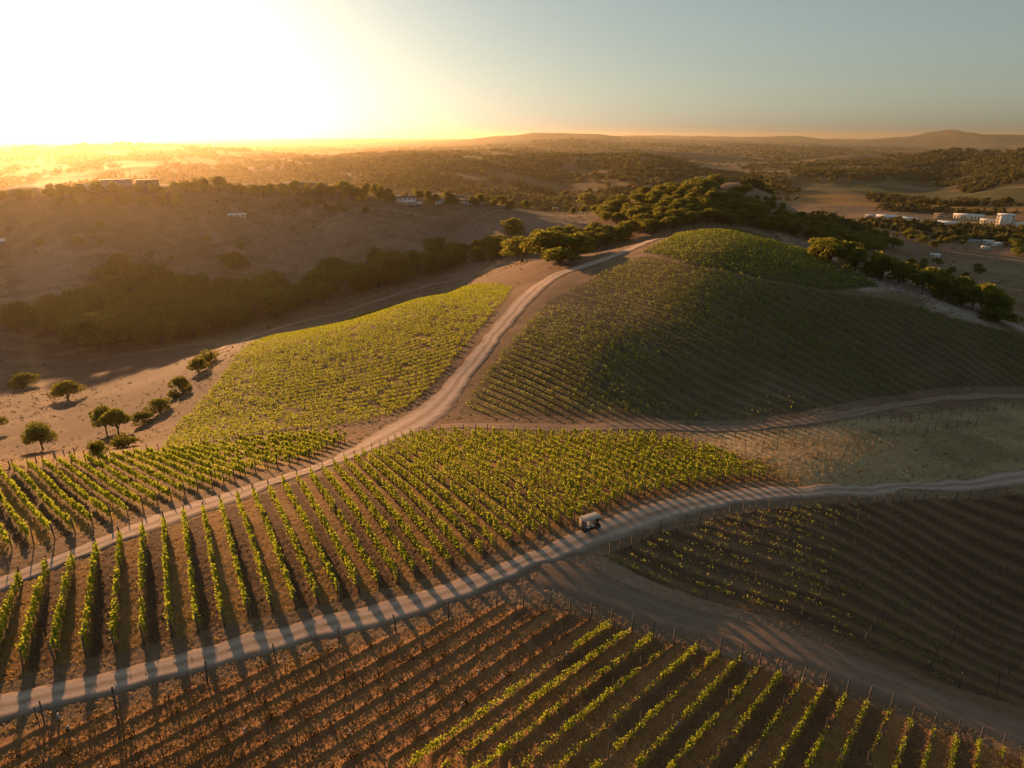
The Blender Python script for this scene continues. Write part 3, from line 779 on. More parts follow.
def tree_meshes(seed, n, leaf, mat, lobes=9, low=.3, trunk=True, flat=.75):
    g = np.random.default_rng(seed)
    c, L = crown_points(g, n, lobes, flat, low)
    V, F = quads(c, leaf, g, .2)
    o = mesh_obj('crown', V, F, mat); cm = o.data; bpy.data.objects.remove(o)
    b = MB()
    if trunk:
        top = low + .25
        b.tube([(0, 0, -.04), (.01, 0, low * .4), (-.01, .01, low * .8), (0, 0, top)], [.034, .026, .02, .01], 7)
        for l in L[:6]:
            b.tube([(0, 0, low * .6), (l[0] * .5, l[1] * .5, (low + l[2]) * .5), (l[0], l[1], l[2])], [.016, .011, .004], 5)
    else:
        for l in L[:5]:
            b.tube([(0, 0, -.05), (l[0] * .5, l[1] * .5, l[2] * .5), (l[0], l[1], l[2])], [.02, .013, .005], 5)
    o = b.build('trunk', M_BARK, smooth=True); tm = o.data; bpy.data.objects.remove(o)
    return cm, tm
OAK = [tree_meshes(40 + i, 2600, .055, M_OAK, 8 + i % 4, .16 + .04 * (i % 3)) for i in range(6)]
ROUND = [tree_meshes(60 + i, 2600, .055, M_OAK, 10, .06, flat=.85) for i in range(4)]
FIELD = [tree_meshes(80 + i, 5200, .042, M_FIELD, 10, .30) for i in range(3)]
BUSH = [tree_meshes(90 + i, 2200, .06, M_OAK, 9, .0, trunk=False) for i in range(3)]
SMALL = [tree_meshes(70 + i, 500, .12, M_OAK, 8, .18) for i in range(4)]
NT = 0
def plant(kind, name, x, y, h, wid, label, cat, group=None, g=random, sink=.03):
    global NT
    NT += 1
    cm, tm = kind[NT % len(kind)]
    e = empty(name, (x, y, float(land(x, y)[0]) - sink * h), g.uniform(0, 6.28))
    e.scale = (wid, wid * g.uniform(.88, 1.12), h)
    a = bpy.data.objects.new('crown', cm); COL.objects.link(a); a.parent = e
    b = bpy.data.objects.new('trunk', tm); COL.objects.link(b); b.parent = e
    tag(e, label, cat, group)
    return e
# single trees in the pale field: foot in the picture, height and width there in pixels
def pxplant(kind, name, u, v, hpx, wpx, label, cat, group=None):
    x, y, z = cast(u, v)
    c = y * cP - z * sP
    el = math.atan2(-z, math.hypot(x, y))
    return plant(kind, name, x, y, hpx * c / FPX / math.cos(el) * .93, wpx * c / FPX * 1.12, label, cat, group)
for t in [
 (FIELD, 'field_tree', 43, 450, 32, 32, 'round leafy tree standing alone near the wire fence in the pale field', 'tree'),
 (FIELD, 'field_tree', 107, 433, 33, 26, 'left tree of the leafy pair beside the bushes on the field edge', 'tree'),
 (FIELD, 'field_tree', 119, 434, 30, 26, 'right tree of the leafy pair beside the bushes on the field edge', 'tree'),
 (FIELD, 'field_tree', 99, 460, 22, 17, 'small thin tree at the vineyard corner below the leafy pair', 'tree'),
 (FIELD, 'field_tree', -4, 433, 22, 22, 'leafy tree cut by the left picture edge in the pale field', 'tree'),
 (ROUND, 'field_tree', 68, 399, 23, 30, 'dark flat-topped tree in the middle of the pale field', 'tree'),
 (BUSH, 'shrub', 24, 386, 15, 25, 'low dark bush alone in the pale field', 'shrub'),
 (BUSH, 'shrub', 123, 447, 17, 24, 'dark bush between the leafy tree pair and the vineyard corner', 'shrub'),
 (BUSH, 'shrub', 144, 424, 16, 22, 'olive green bush at the lower end of the hedge line on the bank', 'shrub'),
 (BUSH, 'shrub', 160, 412, 16, 24, 'dark bush second up the hedge line on the bank', 'shrub'),
 (BUSH, 'shrub', 174, 398, 12, 14, 'small bush third up the hedge line on the bank', 'shrub'),
 (BUSH, 'shrub', 182, 391, 20, 22, 'round dark bush in the middle of the hedge line on the bank', 'shrub'),
 (BUSH, 'shrub', 199, 372, 17, 22, 'dark bush near the upper end of the hedge line on the bank', 'shrub'),
 (BUSH, 'shrub', 208, 363, 18, 20, 'dark bush topping the hedge line beside the creek wood', 'shrub'),
 (ROUND, 'oak_tree', 122, 283, 34, 40, 'big round oak leading the creek wood into the pale slope', 'tree'),
 (ROUND, 'oak_tree', 150, 290, 32, 44, 'broad oak beside the big round one above the creek', 'tree'),
 (ROUND, 'oak_tree', 236, 268, 20, 26, 'round oak alone on the pale slope above the creek', 'tree'),
 (ROUND, 'oak_tree', 333, 275, 22, 32, 'round dark oak at the foot of the pale slope', 'tree'),
 (ROUND, 'oak_tree', 376, 262, 17, 22, 'small round oak at the foot of the pale slope below the house', 'tree'),
 (ROUND, 'oak_tree', 437, 249, 14, 24, 'low dark oak on the pale slope below the row of houses', 'tree'),
 (ROUND, 'oak_tree', 514, 236, 22, 24, 'dark oak on the pale slope above the big oak clump', 'tree'),
 (ROUND, 'oak_tree', 588, 210, 21, 23, 'tall round dark oak ending the ridge tree line', 'tree'),
 (OAK, 'oak_tree', 522, 262, 30, 44, 'left oak of the big dark clump beside the hilltop bend', 'tree'),
 (OAK, 'oak_tree', 548, 261, 38, 54, 'tallest oak in the big dark clump beside the hilltop bend', 'tree'),
 (OAK, 'oak_tree', 575, 257, 28, 42, 'right oak of the big dark clump beside the hilltop bend', 'tree'),
 (OAK, 'oak_tree', 560, 266, 22, 40, 'front low oak of the big dark clump beside the hilltop bend', 'tree'),
]: pxplant(*t)
def scatter(pts, n, mind, seed):
    """feet spread over an outline given in the picture, with a least distance in metres that grows with range"""
    g = np.random.default_rng(seed)
    P = np.array(pts, float); out = []
    tries = 0
    while len(out) < n and tries < n * 30:
        tries += 1
        u, v = g.uniform(P[:, 0].min(), P[:, 0].max()), g.uniform(P[:, 1].min(), P[:, 1].max())
        if not inside(P, np.array([u]), np.array([v]))[0]: continue
        c = cast(u, v)
        if c is None: continue
        if all(math.hypot(c[0] - o[0], c[1] - o[1]) > mind for o in out): out.append((c[0], c[1], u, v))
    return sorted(out, key=lambda o: o[2])
def wood(pts, n, mind, seed, kinds, hs, ws, name, label, group, cat='tree'):
    g = random.Random(seed)
    S = scatter(pts, n, mind, seed)
    for i, (x, y, u, v) in enumerate(S):
        h = g.uniform(*hs); plant(kinds, name, x, y, h, h * g.uniform(*ws), label % ordinal(i + 1) if '%s' in label else label, cat, group, g)
    return S
wood([(0,331),(60,336),(110,349),(160,346),(230,331),(300,313),(370,293),(430,277),(500,262),(500,254),(430,264),(340,280),(290,294),(200,294),(110,294),(90,305),(0,322)], 125, 6.5, 1, ROUND + OAK, (13, 21), (.85, 1.25), 'oak_tree', 'dark oak in the creek wood, %s from the left', 'oaks of the creek wood')
wood([(425,273),(500,259),(600,251),(622,241),(600,236),(540,243),(435,260)], 40, 6, 7, ROUND + OAK, (13, 18), (.95, 1.25), 'oak_tree', 'oak in the upper creek wood near the hilltop bend, %s from the left', 'oaks of the upper creek wood')
wood([(598,247),(640,237),(700,224),(760,229),(800,238),(800,228),(740,218),(660,222),(610,236),(590,244)], 34, 9, 2, ROUND + OAK, (10, 14), (1.2, 1.7), 'oak_tree', 'olive oak behind the hilltop vines, %s from the left', 'oaks behind the hilltop')
wood([(600,218),(612,208),(640,199),(660,192),(690,185),(722,185),(742,192),(750,206),(800,221),(860,236),(900,248),(870,256),(800,238),(740,218),(660,222),(610,226)], 120, 9, 3, ROUND + OAK, (10, 15), (1.2, 1.7), 'oak_tree', 'oak on the wooded knoll, %s from the left', 'oaks of the wooded knoll')
wood([(757,197),(768,200),(785,208),(780,212),(765,206),(755,200)], 7, 8, 4, ROUND, (5, 8), (1.0, 1.4), 'oak_tree', 'small oak on the dry ridge right of the knoll, %s from the left', 'oaks on the dry ridge')
# belt behind the right edge of the hill
_edge = [(812,262),(830,268),(848,275),(866,283),(884,290),(902,297),(920,303),(938,309),(956,314),(974,319),(992,324)]
_g = random.Random(6); nbelt = 0
for i, (u, v) in enumerate(_edge):
    x, y, z = cast(u, v + 6); r = math.hypot(x, y)
    for j in range(2):
        nbelt += 1
        k_ = (r + (22, 33)[j] + _g.uniform(-2, 2)) / r; x2, y2 = x * k_ + _g.uniform(-3, 3), y * k_
        h = _g.uniform(8, 11.5)
        zr = z * k_ ; gap = zr - float(land(x2, y2)[0])     # how far the sight line passes above the foot
        h = min(h + max(gap, 0) * .8, 17)
        plant(OAK + ROUND, 'oak_tree', x2, y2, h, h * _g.uniform(.9, 1.15), 'dark oak in the belt behind the right hill edge, %s from the left' % ordinal(nbelt), 'tree', 'oaks along the right hill edge', _g)
pxplant(OAK, 'oak_tree', 997, 322, 17, 38, 'wide spreading oak ending the belt at the right hill edge', 'tree')
# ridge tree line
_crest = [(4,199),(20,200),(30,198),(52,197),(62,196),(70,198),(80,195),(100,193),(113,194),(125,195),(140,194),(152,192),(163,193),(175,192),(186,190),(196,190),(206,191),(220,191),(232,192),(243,192),(255,193),(262,196),(272,193),(283,193),(295,193),(308,193),(320,195),(332,194),(344,194),(350,197),(358,195),(367,196),(375,196),(382,199),(388,200),(418,200),(426,200),(437,202),(446,200),(455,201),(470,202),(480,203),(490,203),(497,204),(503,204),(512,205),(520,205),(526,206),(534,207),(542,207),(550,208),(558,208),(566,209),(572,209),(579,210),(596,213),(604,214)]
_g = random.Random(8)
_crest = sorted(_crest + [(u + 6, v + 3) for u, v in _crest[::2] if u > 330] + [(u, 205) for u in range(60, 180, 17)])
for i, (u, v) in enumerate(_crest):
    x, y, z = cast(u + _g.uniform(-2, 2), v + _g.choice((1.0, 1.5, 3.0)))
    h = _g.uniform(10, 16) * (1.1 if 180 < u < 390 else .85 if u > 420 else 1)
    plant(OAK + ROUND, 'ridge_tree', x, y, h, h * _g.uniform(.75, 1.15), 'ridge-top tree against the bright haze, %s from the left' % ordinal(i + 1), 'tree', 'trees along the far ridge', _g)
# scrub on the pale slope
wood([(240,200),(330,203),(380,208),(375,216),(300,212),(270,222),(245,225)], 14, 9, 31, BUSH + SMALL, (4, 7), (1.1, 1.6), 'slope_shrub', 'scrubby bush on the slope under the ridge trees, %s from the left', 'bushes under the ridge', 'shrub')
wood([(0,222),(240,225),(250,262),(60,262),(0,250)], 10, 12, 32, BUSH + SMALL, (4, 7), (1.1, 1.6), 'slope_shrub', 'bush on the shaded left slope, %s from the left', 'bushes on the left slope', 'shrub')
# valley on the right
wood([(905,262),(940,262),(980,268),(985,280),(960,290),(930,285),(912,272)], 16, 9, 33, ROUND + BUSH, (5, 8), (1.2, 1.8), 'valley_tree', 'dark bushy tree below the white trailers, %s from the left', 'bushy trees below the trailers')
wood([(905,232),(960,240),(968,248),(940,252),(925,244),(900,240)], 14, 12, 34, ROUND + OAK, (8, 12), (1.1, 1.5), 'valley_tree', 'valley oak left of the trailers, %s from the left', 'valley oaks left of the trailers')
wood([(965,232),(1024,236),(1024,262),(1005,250),(985,234)], 14, 13, 35, ROUND + OAK, (8, 12), (1.1, 1.5), 'valley_tree', 'valley oak behind the trailers, %s from the left', 'valley oaks behind the trailers')
# countless farther woods
def far_woods():
    g = np.random.default_rng(77)
    cs, ss = [], []
    def grove(pts, n, h, dens=1.0, leaves=14):
        P = poly_far(pts)
        mn, mx = P.min(0), P.max(0)
        k = 0; got = 0
        while got < n and k < 60:
            k += 1
            x = g.uniform(mn[0], mx[0], 4000); y = g.uniform(mn[1], mx[1], 4000)
            nz = np.sin(x * .011 + np.sin(y * .006) * 2) * np.sin(y * .008 + 1.3 * np.sin(x * .007))
            ok = inside(P, x, y) & (g.random(4000) < np.clip(dens + nz * .8, 0, 1))
            x, y = x[ok][:n - got], y[ok][:n - got]
            if not len(x): continue
            got += len(x)
            z = land(x, y)
            hh = h * g.uniform(.6, 1.3, len(x))
            d = g.standard_normal((len(x), leaves, 3)); d /= np.linalg.norm(d, axis=2)[..., None]
            c = np.stack([x, y, z + hh * .5], 1)[:, None] + d * (hh[:, None, None] * np.array([.62, .62, .45]))
            cs.append(c.reshape(-1, 3)); ss.append(np.repeat(hh * .75, leaves))
    def poly_far(pts):
        out = []
        for u, v in pts:
            c = cast(u, v)
            if c is None: c = cast(u, v + 3)
            out.append(c[:2])
        return np.array(out)
    grove([(810,218),(865,224),(1023,231),(1023,242),(900,236),(830,228)], 330, 9, .6)
    grove([(868,196),(960,200),(1023,204),(1023,207),(950,206),(870,202)], 160, 9, .5)
    grove([(800,206),(1000,211),(1023,212),(1023,214),(900,213)], 110, 8, .3)
    grove([(880,172),(900,158),(950,152),(1023,156),(1023,180),(960,176),(900,180)], 1500, 11, .9)
    grove([(940,178),(1023,178),(1023,192),(980,192),(935,186)], 260, 11, .4)
    grove([(800,163),(880,160),(885,182),(820,184),(790,175)], 700, 10, .35)
    grove([(610,175),(760,168),(800,190),(770,196),(745,185),(650,185)], 500, 10, .15)
    grove([(470,160),(520,156),(600,156),(680,160),(700,170),(620,182),(520,178),(460,172)], 1600, 11, .55)
    grove([(150,170),(250,164),(420,156),(470,160),(440,175),(300,182),(150,182)], 1200, 11, .5)
    grove([(330,176),(600,180),(600,200),(480,196),(380,188)], 500, 10, .1)
    grove([(600,183),(650,180),(640,195),(600,204)], 160, 9, .2)
    grove([(400,147),(620,145),(900,148),(1023,150),(1023,157),(800,158),(560,153),(400,152)], 2600, 13, .45, 8)
    for r0, r1, n, dens, lv in ((1150, 2500, 2600, .05, 12), (2500, 5000, 5000, .1, 9), (5000, 9000, 5000, .1, 6)):
        az = np.radians(g.uniform(-42, 42, n * 3)); r = np.sqrt(g.uniform(r0 ** 2, r1 ** 2, n * 3))
        x, y = np.sin(az) * r, np.cos(az) * r
        nz = np.sin(x * .006 + np.sin(y * .004) * 2) * np.sin(y * .005 + 1.3 * np.sin(x * .004)) + .4 * np.sin(x * .021 + y * .013)
        ok = g.random(n * 3) < np.clip(dens + nz * .9 + np.where(az < .1, .22, 0), 0, 1)
        x, y = x[ok][:n], y[ok][:n]; z = land(x, y); pu, pv = project(x, y, z)
        open_ = (pu > 775) & (pv > 184) & (pv < 230); x, y, z = x[~open_], y[~open_], z[~open_]; hh = 10 * g.uniform(.6, 1.4, len(x)) * (1 + (r0 > 4000) * .4)
        d = g.standard_normal((len(x), lv, 3)); d /= np.linalg.norm(d, axis=2)[..., None]
        c = np.stack([x, y, z + hh * .45], 1)[:, None] + d * (hh[:, None, None] * np.array([.75, .75, .42]))
        cs.append(c.reshape(-1, 3)); ss.append(np.repeat(hh * .85, lv))
    c = np.concatenate(cs); V, F = quads(c, np.concatenate(ss), g, .0)
    tag(mesh_obj('distant_woods', V, F, M_FARW), 'oak woods dotting the hazy hills and valley beyond', 'woods', kind='stuff')
far_woods()

# ------------------------------------------------------------------ utility cart on the lower track
C_BEIGE = plain('cart_canvas', (0.16,0.12,0.08), 0.8, 0.12, 5)
C_ROOF = plain('cart_roof', (0.42,0.36,0.30), 0.5, 0.06, 5)
C_BLACK = plain('cart_black', (0.02,0.02,0.022), 0.5, 0.2, 8)
C_CREAM = plain('seat_vinyl', (0.72,0.68,0.60), 0.5, 0.05, 6)
C_RIM = plain('wheel_rim', (0.65,0.66,0.68), 0.35, 0.05, 6, 0.6)
C_TYRE = plain('tyre_rubber', (0.018,0.018,0.018), 0.9, 0.2, 9)
C_GLASS = plain('dark_glass', (0.03,0.035,0.045), 0.08, 0.05, 2)
C_LAMP = plain('lamp_lens', (0.8,0.8,0.78), 0.15, 0.02, 2)
def utility_cart():
    p = cast(590, 531); q = cast(650, 511)
    hd = math.atan2(q[1] - p[1], q[0] - p[0]) - .30
    e = empty('utility_cart', (p[0], p[1], float(land(p[0], p[1])[0]) + .16), hd)
    tag(e, 'beige and black utility cart with cream roof parked on the lower track', 'utility cart')
    b = MB(); b.box((0, 0, .42), (2.55, 1.15, .16)); b.box((.25, 0, .52), (1.0, 1.2, .05)); b.build('chassis', C_BLACK, e, bevel=.02)
    b = MB()
    b.add([(1.35, -.5, .34), (1.35, .5, .34), (.78, -.62, .34), (.78, .62, .34), (1.30, -.45, .74), (1.30, .45, .74), (.80, -.60, 1.02), (.80, .60, 1.02)],
          [(0, 1, 3, 2), (4, 6, 7, 5), (0, 4, 5, 1), (2, 3, 7, 6), (0, 2, 6, 4), (1, 5, 7, 3)])
    cowl = b.build('cowl', C_BLACK, e, bevel=.04)
    for s in (-1, 1):
        b = MB(); b.wheel((1.335, s * .33, .60), .085, .05, axis='x', n=14); b.build('headlight', C_LAMP, cowl, True)
    b = MB(); b.box((-.95, 0, .62), (.75, 1.22, .30)); b.build('cargo_box', C_BLACK, e, bevel=.03)
    b = MB(); b.box((-1.30, 0, 1.20), (.03, 1.24, 1.25)); b.box((-1.22, -.62, 1.20), (.16, .02, 1.25)); b.box((-1.22, .62, 1.20), (.16, .02, 1.25)); b.build('canvas_enclosure', C_BEIGE, e)
    b = MB(); b.box((-.05, 0, 1.92), (2.65, 1.42, .06)); b.box((-.05, 0, 1.965), (2.3, 1.15, .05)); b.box((-.05, 0, 1.87), (2.58, 1.36, .05)); b.build('roof', C_ROOF, e, bevel=.025)
    for x0, z0, x1 in ((.80, .98, .95), (-.02, .55, -.10), (-1.28, .55, -1.27)):
        for s in (-1, 1):
            b = MB(); b.tube([(x0, s * .58, z0), (x1, s * .60, 1.88)], .022); b.build('roof_post', C_BLACK, e)
    for x in (.10, -.62):
        b = MB(); b.box((x, 0, .78), (.48, 1.12, .13)); st = b.build('seat', C_CREAM, e, bevel=.04)
        b = MB(); b.box((x - .26, 0, 1.10), (.11, 1.10, .46)); b.build('backrest', C_CREAM, st, bevel=.04)
        b = MB(); b.box((x, 0, .61), (.44, 1.0, .22)); b.build('seat_base', C_BLACK, st)
    b = MB(); b.tube([(.80, .30, .92), (.52, .30, 1.10)], .018); 
    ring = [(.52 + .10 * math.cos(t) * .45, .30 + .17 * math.sin(t), 1.10 + .17 * math.cos(t) * .85) for t in np.linspace(0, 6.283, 17)]
    b.tube(ring, .013); b.build('steering_wheel', C_BLACK, e)
    b = MB(); b.box((.89, 0, 1.42), (.02, 1.14, .78), 0); b.build('windscreen', C_GLASS, e)
    for x in (.92, -.88):
        for s in (-1, 1):
            b = MB(); b.wheel((x, s * .56, .25), .25, .20, n=22, hole=.55); w = b.build('wheel', C_TYRE, e, True)
            b = MB(); b.wheel((x, s * .57, .25), .145, .17, n=18); b.build('rim', C_RIM, w, True)
            b = MB(); b.box((x, s * .56, .56), (.62, .24, .03)); b.build('mudguard', C_BLACK, e, bevel=.01)
utility_cart()

# ------------------------------------------------------------------ posts of the young vineyard in the meadow
def meadow_posts():
    P = poly([(668,437),(800,428),(900,413),(1012,405),(1012,412),(940,440),(850,462),(775,462),(715,448)])
    d = BD['A']; n = np.array([-d[1], d[0]]); c = P.mean(0); g = np.random.default_rng(4); k = 0
    me = post_proto('trellis_post', 2.1, .085, M_POST); ends = post_proto('trellis_post', 2.4, .11, M_POST)
    pts = []
    for i in range(-60, 61):
        row = []
        for t in np.arange(-120, 120, 6.5):
            q = c + n * i * 4.2 + d * (t + g.normal(0, .15))
            if inside(P, q[0:1], q[1:2])[0]: row.append(q)
        for j, q in enumerate(row): pts.append((q, j in (0, len(row) - 1)))
    for q, end in pts[:290]:
        o = bpy.data.objects.new('trellis_post', ends if end else me); COL.objects.link(o)
        o.location = (q[0], q[1], float(land(*q)[0])); o.rotation_euler = (g.normal(0, .04), g.normal(0, .04), g.uniform(0, 3))
        tag(o, 'thin dark post without vines standing in the dry meadow below the middle track', 'post', 'bare posts in the meadow')
    print('meadow posts', len(pts))
meadow_posts()
def wire_fence(pts, label, step=5.0, group=None):
    P = poly(pts); s = np.concatenate([[0], np.cumsum(np.linalg.norm(np.diff(P, axis=0), axis=1))])
    t = np.arange(0, s[-1], step); Q = np.stack([np.interp(t, s, P[:, i]) for i in (0, 1)], 1); z = land(Q[:, 0], Q[:, 1])
    e = empty('wire_fence', (Q[0, 0], Q[0, 1], z[0])); tag(e, label, 'fence', group)
    me = post_proto('post', 1.5, .13, M_POST)
    for q, zz in zip(Q, z): linked('post', me, (q[0] - Q[0, 0], q[1] - Q[0, 1], zz - z[0]), e)
    for h in (.5, .9, 1.3):
        b = MB(); b.tube([(q[0] - Q[0, 0], q[1] - Q[0, 1], zz - z[0] + h) for q, zz in zip(Q, z)], .012, 4); b.build('wire', M_POST, e)
wire_fence([(-30,480),(0,472),(19,467),(50,460),(73,455),(95,451),(118,443)], 'wire fence with dark posts between the pale field and the vineyard', 6.0)

# ------------------------------------------------------------------ buildings
WALLS = {'white': plain('white_wall', (0.72,0.70,0.66), .8, .06, 1), 'grey': plain('grey_wall', (0.42,0.40,0.38), .8, .08, 1), 'tan': plain('tan_wall', (0.45,0.34,0.22), .8, .1, 1), 'cream': plain('cream_wall', (0.68,0.58,0.42), .8, .06, 1), 'dark': plain('dark_wall', (0.12,0.10,0.09), .85, .1, 1)}
ROOFS = {'dark': plain('dark_roof', (0.09,0.07,0.065), .8, .15, 2), 'white': plain('white_roof', (0.75,0.74,0.72), .45, .05, 1), 'grey': plain('grey_roof', (0.38,0.39,0.42), .5, .08, 1), 'brown': plain('brown_roof', (0.17,0.11,0.08), .85, .15, 2), 'blue': plain('blue_grey_roof', (0.34,0.42,0.52), .4, .06, 1)}
W_FRAME = plain('window_frame', (0.6,0.58,0.55), .6, .05, 2)
def building(name, u, v, wpx, hgt, depth, wall, roof, label, cat='building', rz=None, rise=.28, group=None, storeys=1, lift=0.0, door=True):
    x, y, z0 = cast(u, v); c = y * cP - z0 * sP
    w = wpx * c / FPX; az = math.atan2(x, y)
    if rz is None: rz = -az
    z = float(min(land(x + a, y + b)[0] for a in (-w * .3, w * .3) for b in (-depth * .3, depth * .3)))
    e = empty(name, (x, y, z + lift), rz); tag(e, label, cat, group)
    H_ = hgt
    b = MB(); b.box((0, 0, H_ / 2 - 1), (w, depth, H_ + 2)); wl = b.build('wall', WALLS[wall], e)
    b = MB(); ov = .5; rh = rise * depth / 2 if rise else 0
    if rise:
        hw, hd, t = w / 2 + ov, depth / 2 + ov, .25
        drop = ov * rise
        vv = [(-hw, -hd, H_ - drop), (hw, -hd, H_ - drop), (hw, 0, H_ + rh), (-hw, 0, H_ + rh), (-hw, hd, H_ - drop), (hw, hd, H_ - drop)]
        vv += [(a, b_, c_ + t) for a, b_, c_ in vv]
        b.add(vv, [(0, 3, 2, 1), (3, 4, 5, 2), (6, 7, 8, 9), (9, 8, 11, 10), (0, 1, 7, 6), (4, 10, 11, 5), (1, 2, 8, 7), (2, 5, 11, 8), (0, 6, 9, 3), (3, 9, 10, 4)])
        b.build('roof', ROOFS[roof], e)
        g = MB()
        for s in (-1, 1):
            xx = s * (w / 2 - .02)
            g.add([(xx, -depth / 2, H_), (xx, depth / 2, H_), (xx, 0, H_ + rh), (xx - s * .2, -depth / 2, H_), (xx - s * .2, depth / 2, H_), (xx - s * .2, 0, H_ + rh)],
                  [(0, 1, 4, 3), (1, 2, 5, 4), (2, 0, 3, 5)], [(0, 2, 1), (3, 4, 5)])
        g.build('gable', WALLS[wall], e)
    else:
        b.box((0, 0, H_ + .2), (w + .6, depth + .6, .4)); b.box((0, 0, H_ + .55), (w * .96, depth * .96, .3)); b.build('roof', ROOFS[roof], e)
    nW = max(2, min(9, int(w / 4)))
    for fl in range(storeys):
        zc = (fl + .55) * H_ / storeys
        for i in range(nW):
            xx = (i + .5) / nW * w - w / 2
            if door and fl == 0 and i == nW // 2:
                b = MB(); b.box((xx, -depth / 2 - .04, 1.05), (1.1, .1, 2.1)); b.build('door', WALLS['dark'], e); continue
            b = MB(); ww, wh = min(1.7, w / nW * .55), H_ / storeys * .42
            b.box((xx, -depth / 2 - .04, zc + wh / 2), (ww + .2, .12, .1)); b.box((xx, -depth / 2 - .04, zc - wh / 2), (ww + .3, .16, .1))
            b.box((xx - ww / 2, -depth / 2 - .04, zc), (.1, .12, wh)); b.box((xx + ww / 2, -depth / 2 - .04, zc), (.1, .12, wh)); f = b.build('window', W_FRAME, e)
            b = MB(); b.box((xx, -depth / 2 - .012, zc), (ww - .08, .04, wh - .08)); b.build('pane', C_GLASS, f)
    return e, w
e, w = building('ridge_house', 405, 202, 22, 6.8, 12, 'white', 'dark', 'large two-storey white house with dark roof on the ridge', 'house', storeys=2)
b = MB(); b.box((w * .2, 0, 9.4), (1.4, 1.4, 2.6)); b.build('chimney', WALLS['grey'], e)
b = MB(); b.box((w * .62, -2, 1.6), (w * .3, 8, 3.2)); b.build('annex', WALLS['white'], e); b = MB(); b.box((w * .62, -2, 3.35), (w * .32, 8.6, .3)); b.build('annex_roof', ROOFS['dark'], e)
b = MB(); b.box((0, -9.5, .5), (w * .95, 5, 1.0)); b.build('terrace', WALLS['grey'], e)
b = MB()
for i in range(9): b.box((-w * .45 + i * w * .11, -9, 1.9), (.18, .18, 2.0))
b.box((0, -9, 2.95), (w * .95, 5.4, .22)); b.build('pergola', WALLS['white'], e)
building('ridge_house', 440, 202, 10, 3.6, 9, 'white', 'grey', 'small pale house between ridge trees, right of the large white one', 'house')
building('ridge_house', 452, 201, 8, 3.4, 8, 'white', 'white', 'low white house with white roof on the ridge', 'house')
building('ridge_house', 468, 203, 17, 4.2, 12, 'white', 'brown', 'wide single-storey ridge house with brown roof and white wall', 'house')
building('ridge_house', 485, 204, 9, 3, 8, 'cream', 'brown', 'small cream house with brown roof beside the wide one on the ridge', 'house')
building('ridge_shed', 556, 209, 7, 2.8, 6, 'white', 'white', 'small white shed near the right end of the ridge', 'shed')
building('ridge_shed', 577, 211, 5, 2.6, 5, 'white', 'grey', 'tiny grey-roofed shed beside the last ridge trees', 'shed')
e, w = building('hilltop_building', 117, 189, 29, 8.5, 16, 'grey', 'dark', 'long flat-roofed building on the left ridge carrying a thin mast', 'building', rise=0, storeys=2)
b = MB(); b.tube([(w * .48, 0, 6), (w * .48, 0, 19)], .25); b.build('mast', C_BLACK, e)
building('hilltop_building', 149, 189, 20, 9, 16, 'dark', 'dark', 'shorter dark flat-roofed building right of the mast on the left ridge', 'building', rise=0, storeys=2)
building('barn', 88, 191, 13, 5.5, 12, 'grey', 'white', 'barn with bright white roof left of the long flat-roofed building', 'barn')
building('barn', 203, 187, 9, 4.0, 9, 'cream', 'white', 'small barn with pale roof under the ridge trees', 'barn')
building('barn', -2, 243, 22, 4.5, 14, 'grey', 'white', 'barn with bright white roof at the left picture edge', 'barn')
building('greenhouse', 237, 215, 17, 2.6, 7, 'cream', 'white', 'long low pale greenhouse on the slope under the ridge trees', 'greenhouse', rise=.2)
building('knoll_house', 699, 179, 15, 4.2, 12, 'tan', 'grey', 'house with pale grey roof on top of the wooded knoll', 'house', lift=3.0)
building('knoll_house', 631, 209, 10, 4.0, 9, 'white', 'grey', 'pale house among oaks at the left foot of the knoll', 'house', lift=1.5)
building('knoll_house', 643, 207, 7, 3.6, 8, 'white', 'brown', 'small brown-roofed house beside the pale one at the knoll foot', 'house', lift=1.5)
building('farm_shed', 935, 257, 8, 3.2, 6, 'white', 'white', 'small white shed standing alone in the dry valley meadow', 'shed')
def trailer(u, v, wpx, h, d, wall, roof, label, rz=None): return building('trailer', u, v, wpx, h, d, wall, roof, label, 'trailer', rise=.08, lift=.5, rz=rz)
trailer(968, 242, 24, 3.2, 9, 'grey', 'blue', 'long blue-grey trailer home left of the white ones')
trailer(988, 244, 9, 4.4, 8, 'white', 'white', 'tall white trailer in the middle of the valley group')
trailer(997, 246, 11, 3.6, 7, 'white', 'white', 'white trailer at the right end of the valley group', .5)
trailer(985, 249, 7, 2.8, 6, 'white', 'white', 'small white camper in front of the valley trailer group')
S_ = [(886,219,18,6,30,'white','white','low white warehouse at the left end of the valley works'), (908,221,16,6,26,'cream','white','cream warehouse with white roof, second in the valley works'),
      (926,226,24,7,30,'grey','blue','blue-roofed warehouse in front of the valley works'), (950,226,28,6,34,'white','white','wide white-roofed warehouse in front of the valley works'),
      (944,218,18,7,24,'tan','brown','tan warehouse with brown roof behind the wide white one'), (968,219,26,8,26,'cream','white','long cream sunlit warehouse in the valley works'),
      (988,223,14,6,22,'cream','white','sunlit cream hall beside the tan tower block'), (1018,226,14,5,24,'white','white','low white hall right of the tan tower block'), (872,217,12,4,20,'white','grey','small grey-roofed hall far left of the valley works')]
for u, v, wp, h, d, wa, ro, lb in S_: building('warehouse', u, v, wp, h, d, wa, ro, lb, 'warehouse', rise=.12)
e, w = building('tower_block', 1004, 226, 15, 19, 22, 'cream', 'white', 'tall tan industrial block with silos rising above the valley works', 'building', rise=0, storeys=4)
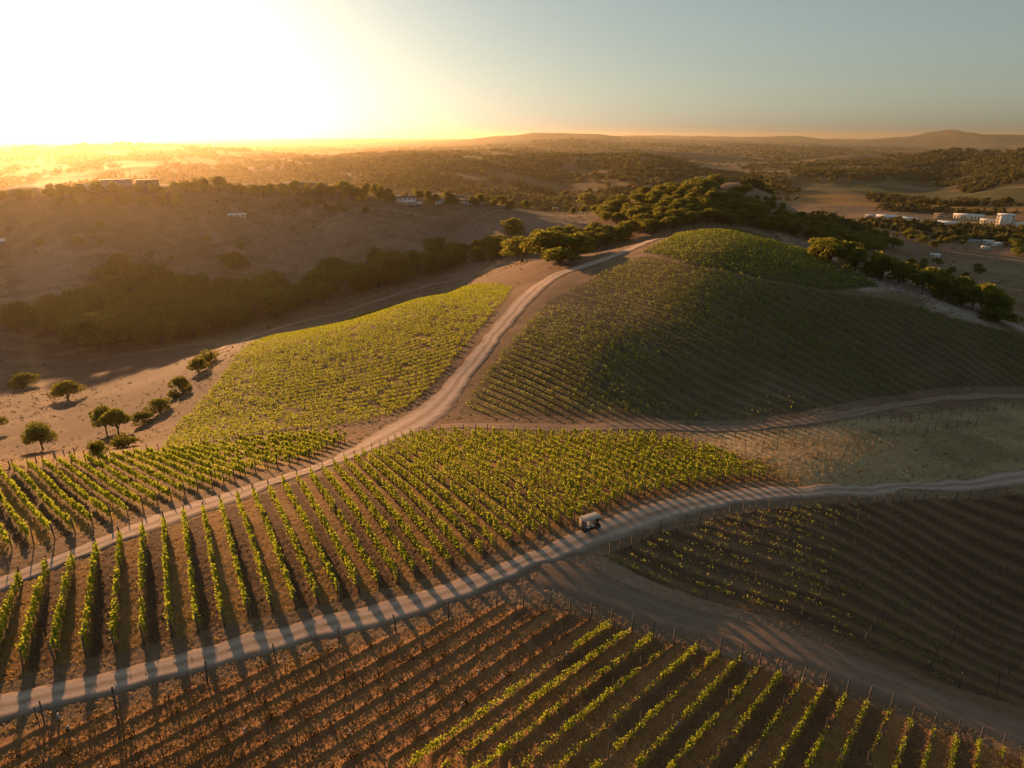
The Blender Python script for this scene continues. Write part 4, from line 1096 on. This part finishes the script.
for s in (-1, 0, 1):
    b = MB(); b.tube([(s * w * .2, -13, 0), (s * w * .2, -13, 16), (s * w * .2, -13, 18.5)], [3, 3, .6], 14); b.build('silo', WALLS['white'], e, True)

# ------------------------------------------------------------------ pale rubble along the right edge of the hill
def rubble():
    g = np.random.default_rng(12)
    P = poly([(786,243),(800,245),(868,272),(925,296),(975,314),(970,320),(920,304),(862,284),(820,264)])
    mn, mx = P.min(0), P.max(0); vs_, fs, n = [], [], 0
    base = np.array([(1,0,0),(-1,0,0),(0,1,0),(0,-1,0),(0,0,.6),(0,0,-.6)], float)
    tri = np.array([(0,2,4),(2,1,4),(1,3,4),(3,0,4),(2,0,5),(1,2,5),(3,1,5),(0,3,5)])
    while n < 1100:
        p = g.uniform(mn, mx)
        if not inside(P, p[0:1], p[1:2])[0]: continue
        s = .15 + .75 * g.random() ** 3
        v = base * s * g.uniform(.6, 1.3, (6, 3)); v[:, 0] *= g.choice([1, 1, 2.2])
        a = g.uniform(0, 6.28); v = np.stack([v[:, 0] * math.cos(a) - v[:, 1] * math.sin(a), v[:, 0] * math.sin(a) + v[:, 1] * math.cos(a), v[:, 2]], 1)
        vs_.append(v + [p[0], p[1], float(land(*p)[0]) + s * .15]); fs.append(tri + n * 6); n += 1
    tag(mesh_obj('rubble', np.concatenate(vs_), np.concatenate(fs), plain('pale_stone', (0.42,0.37,0.33), .9, .25, 1)), 'pale rubble and broken stone along the hill edge', 'rubble', kind='stuff')
rubble()

# ------------------------------------------------------------------ the air
def build_haze():
    b = MB(); zs = [v.co.z for v in ground.data.vertices]; lo, hi = min(zs) - 1, max(zs) + 12
    b.box((0, 0, (lo + hi) / 2), (110000, 110000, hi - lo))
    mt, nt, out = new_mat('haze_air')
    v = N(nt, 'ShaderNodeVolumePrincipled')
    v.inputs['Density Attribute'].default_value = ''
    v.inputs['Density'].default_value = 0.000032
    v.inputs['Color'].default_value = (0.95, 0.78, 0.50, 1)
    v.inputs['Anisotropy'].default_value = 0.78
    nt.links.new(v.outputs[0], out.inputs['Volume'])
    o = b.build('haze', mt)
    tag(o, 'golden evening haze lying over the valley', kind='stuff')
build_haze()
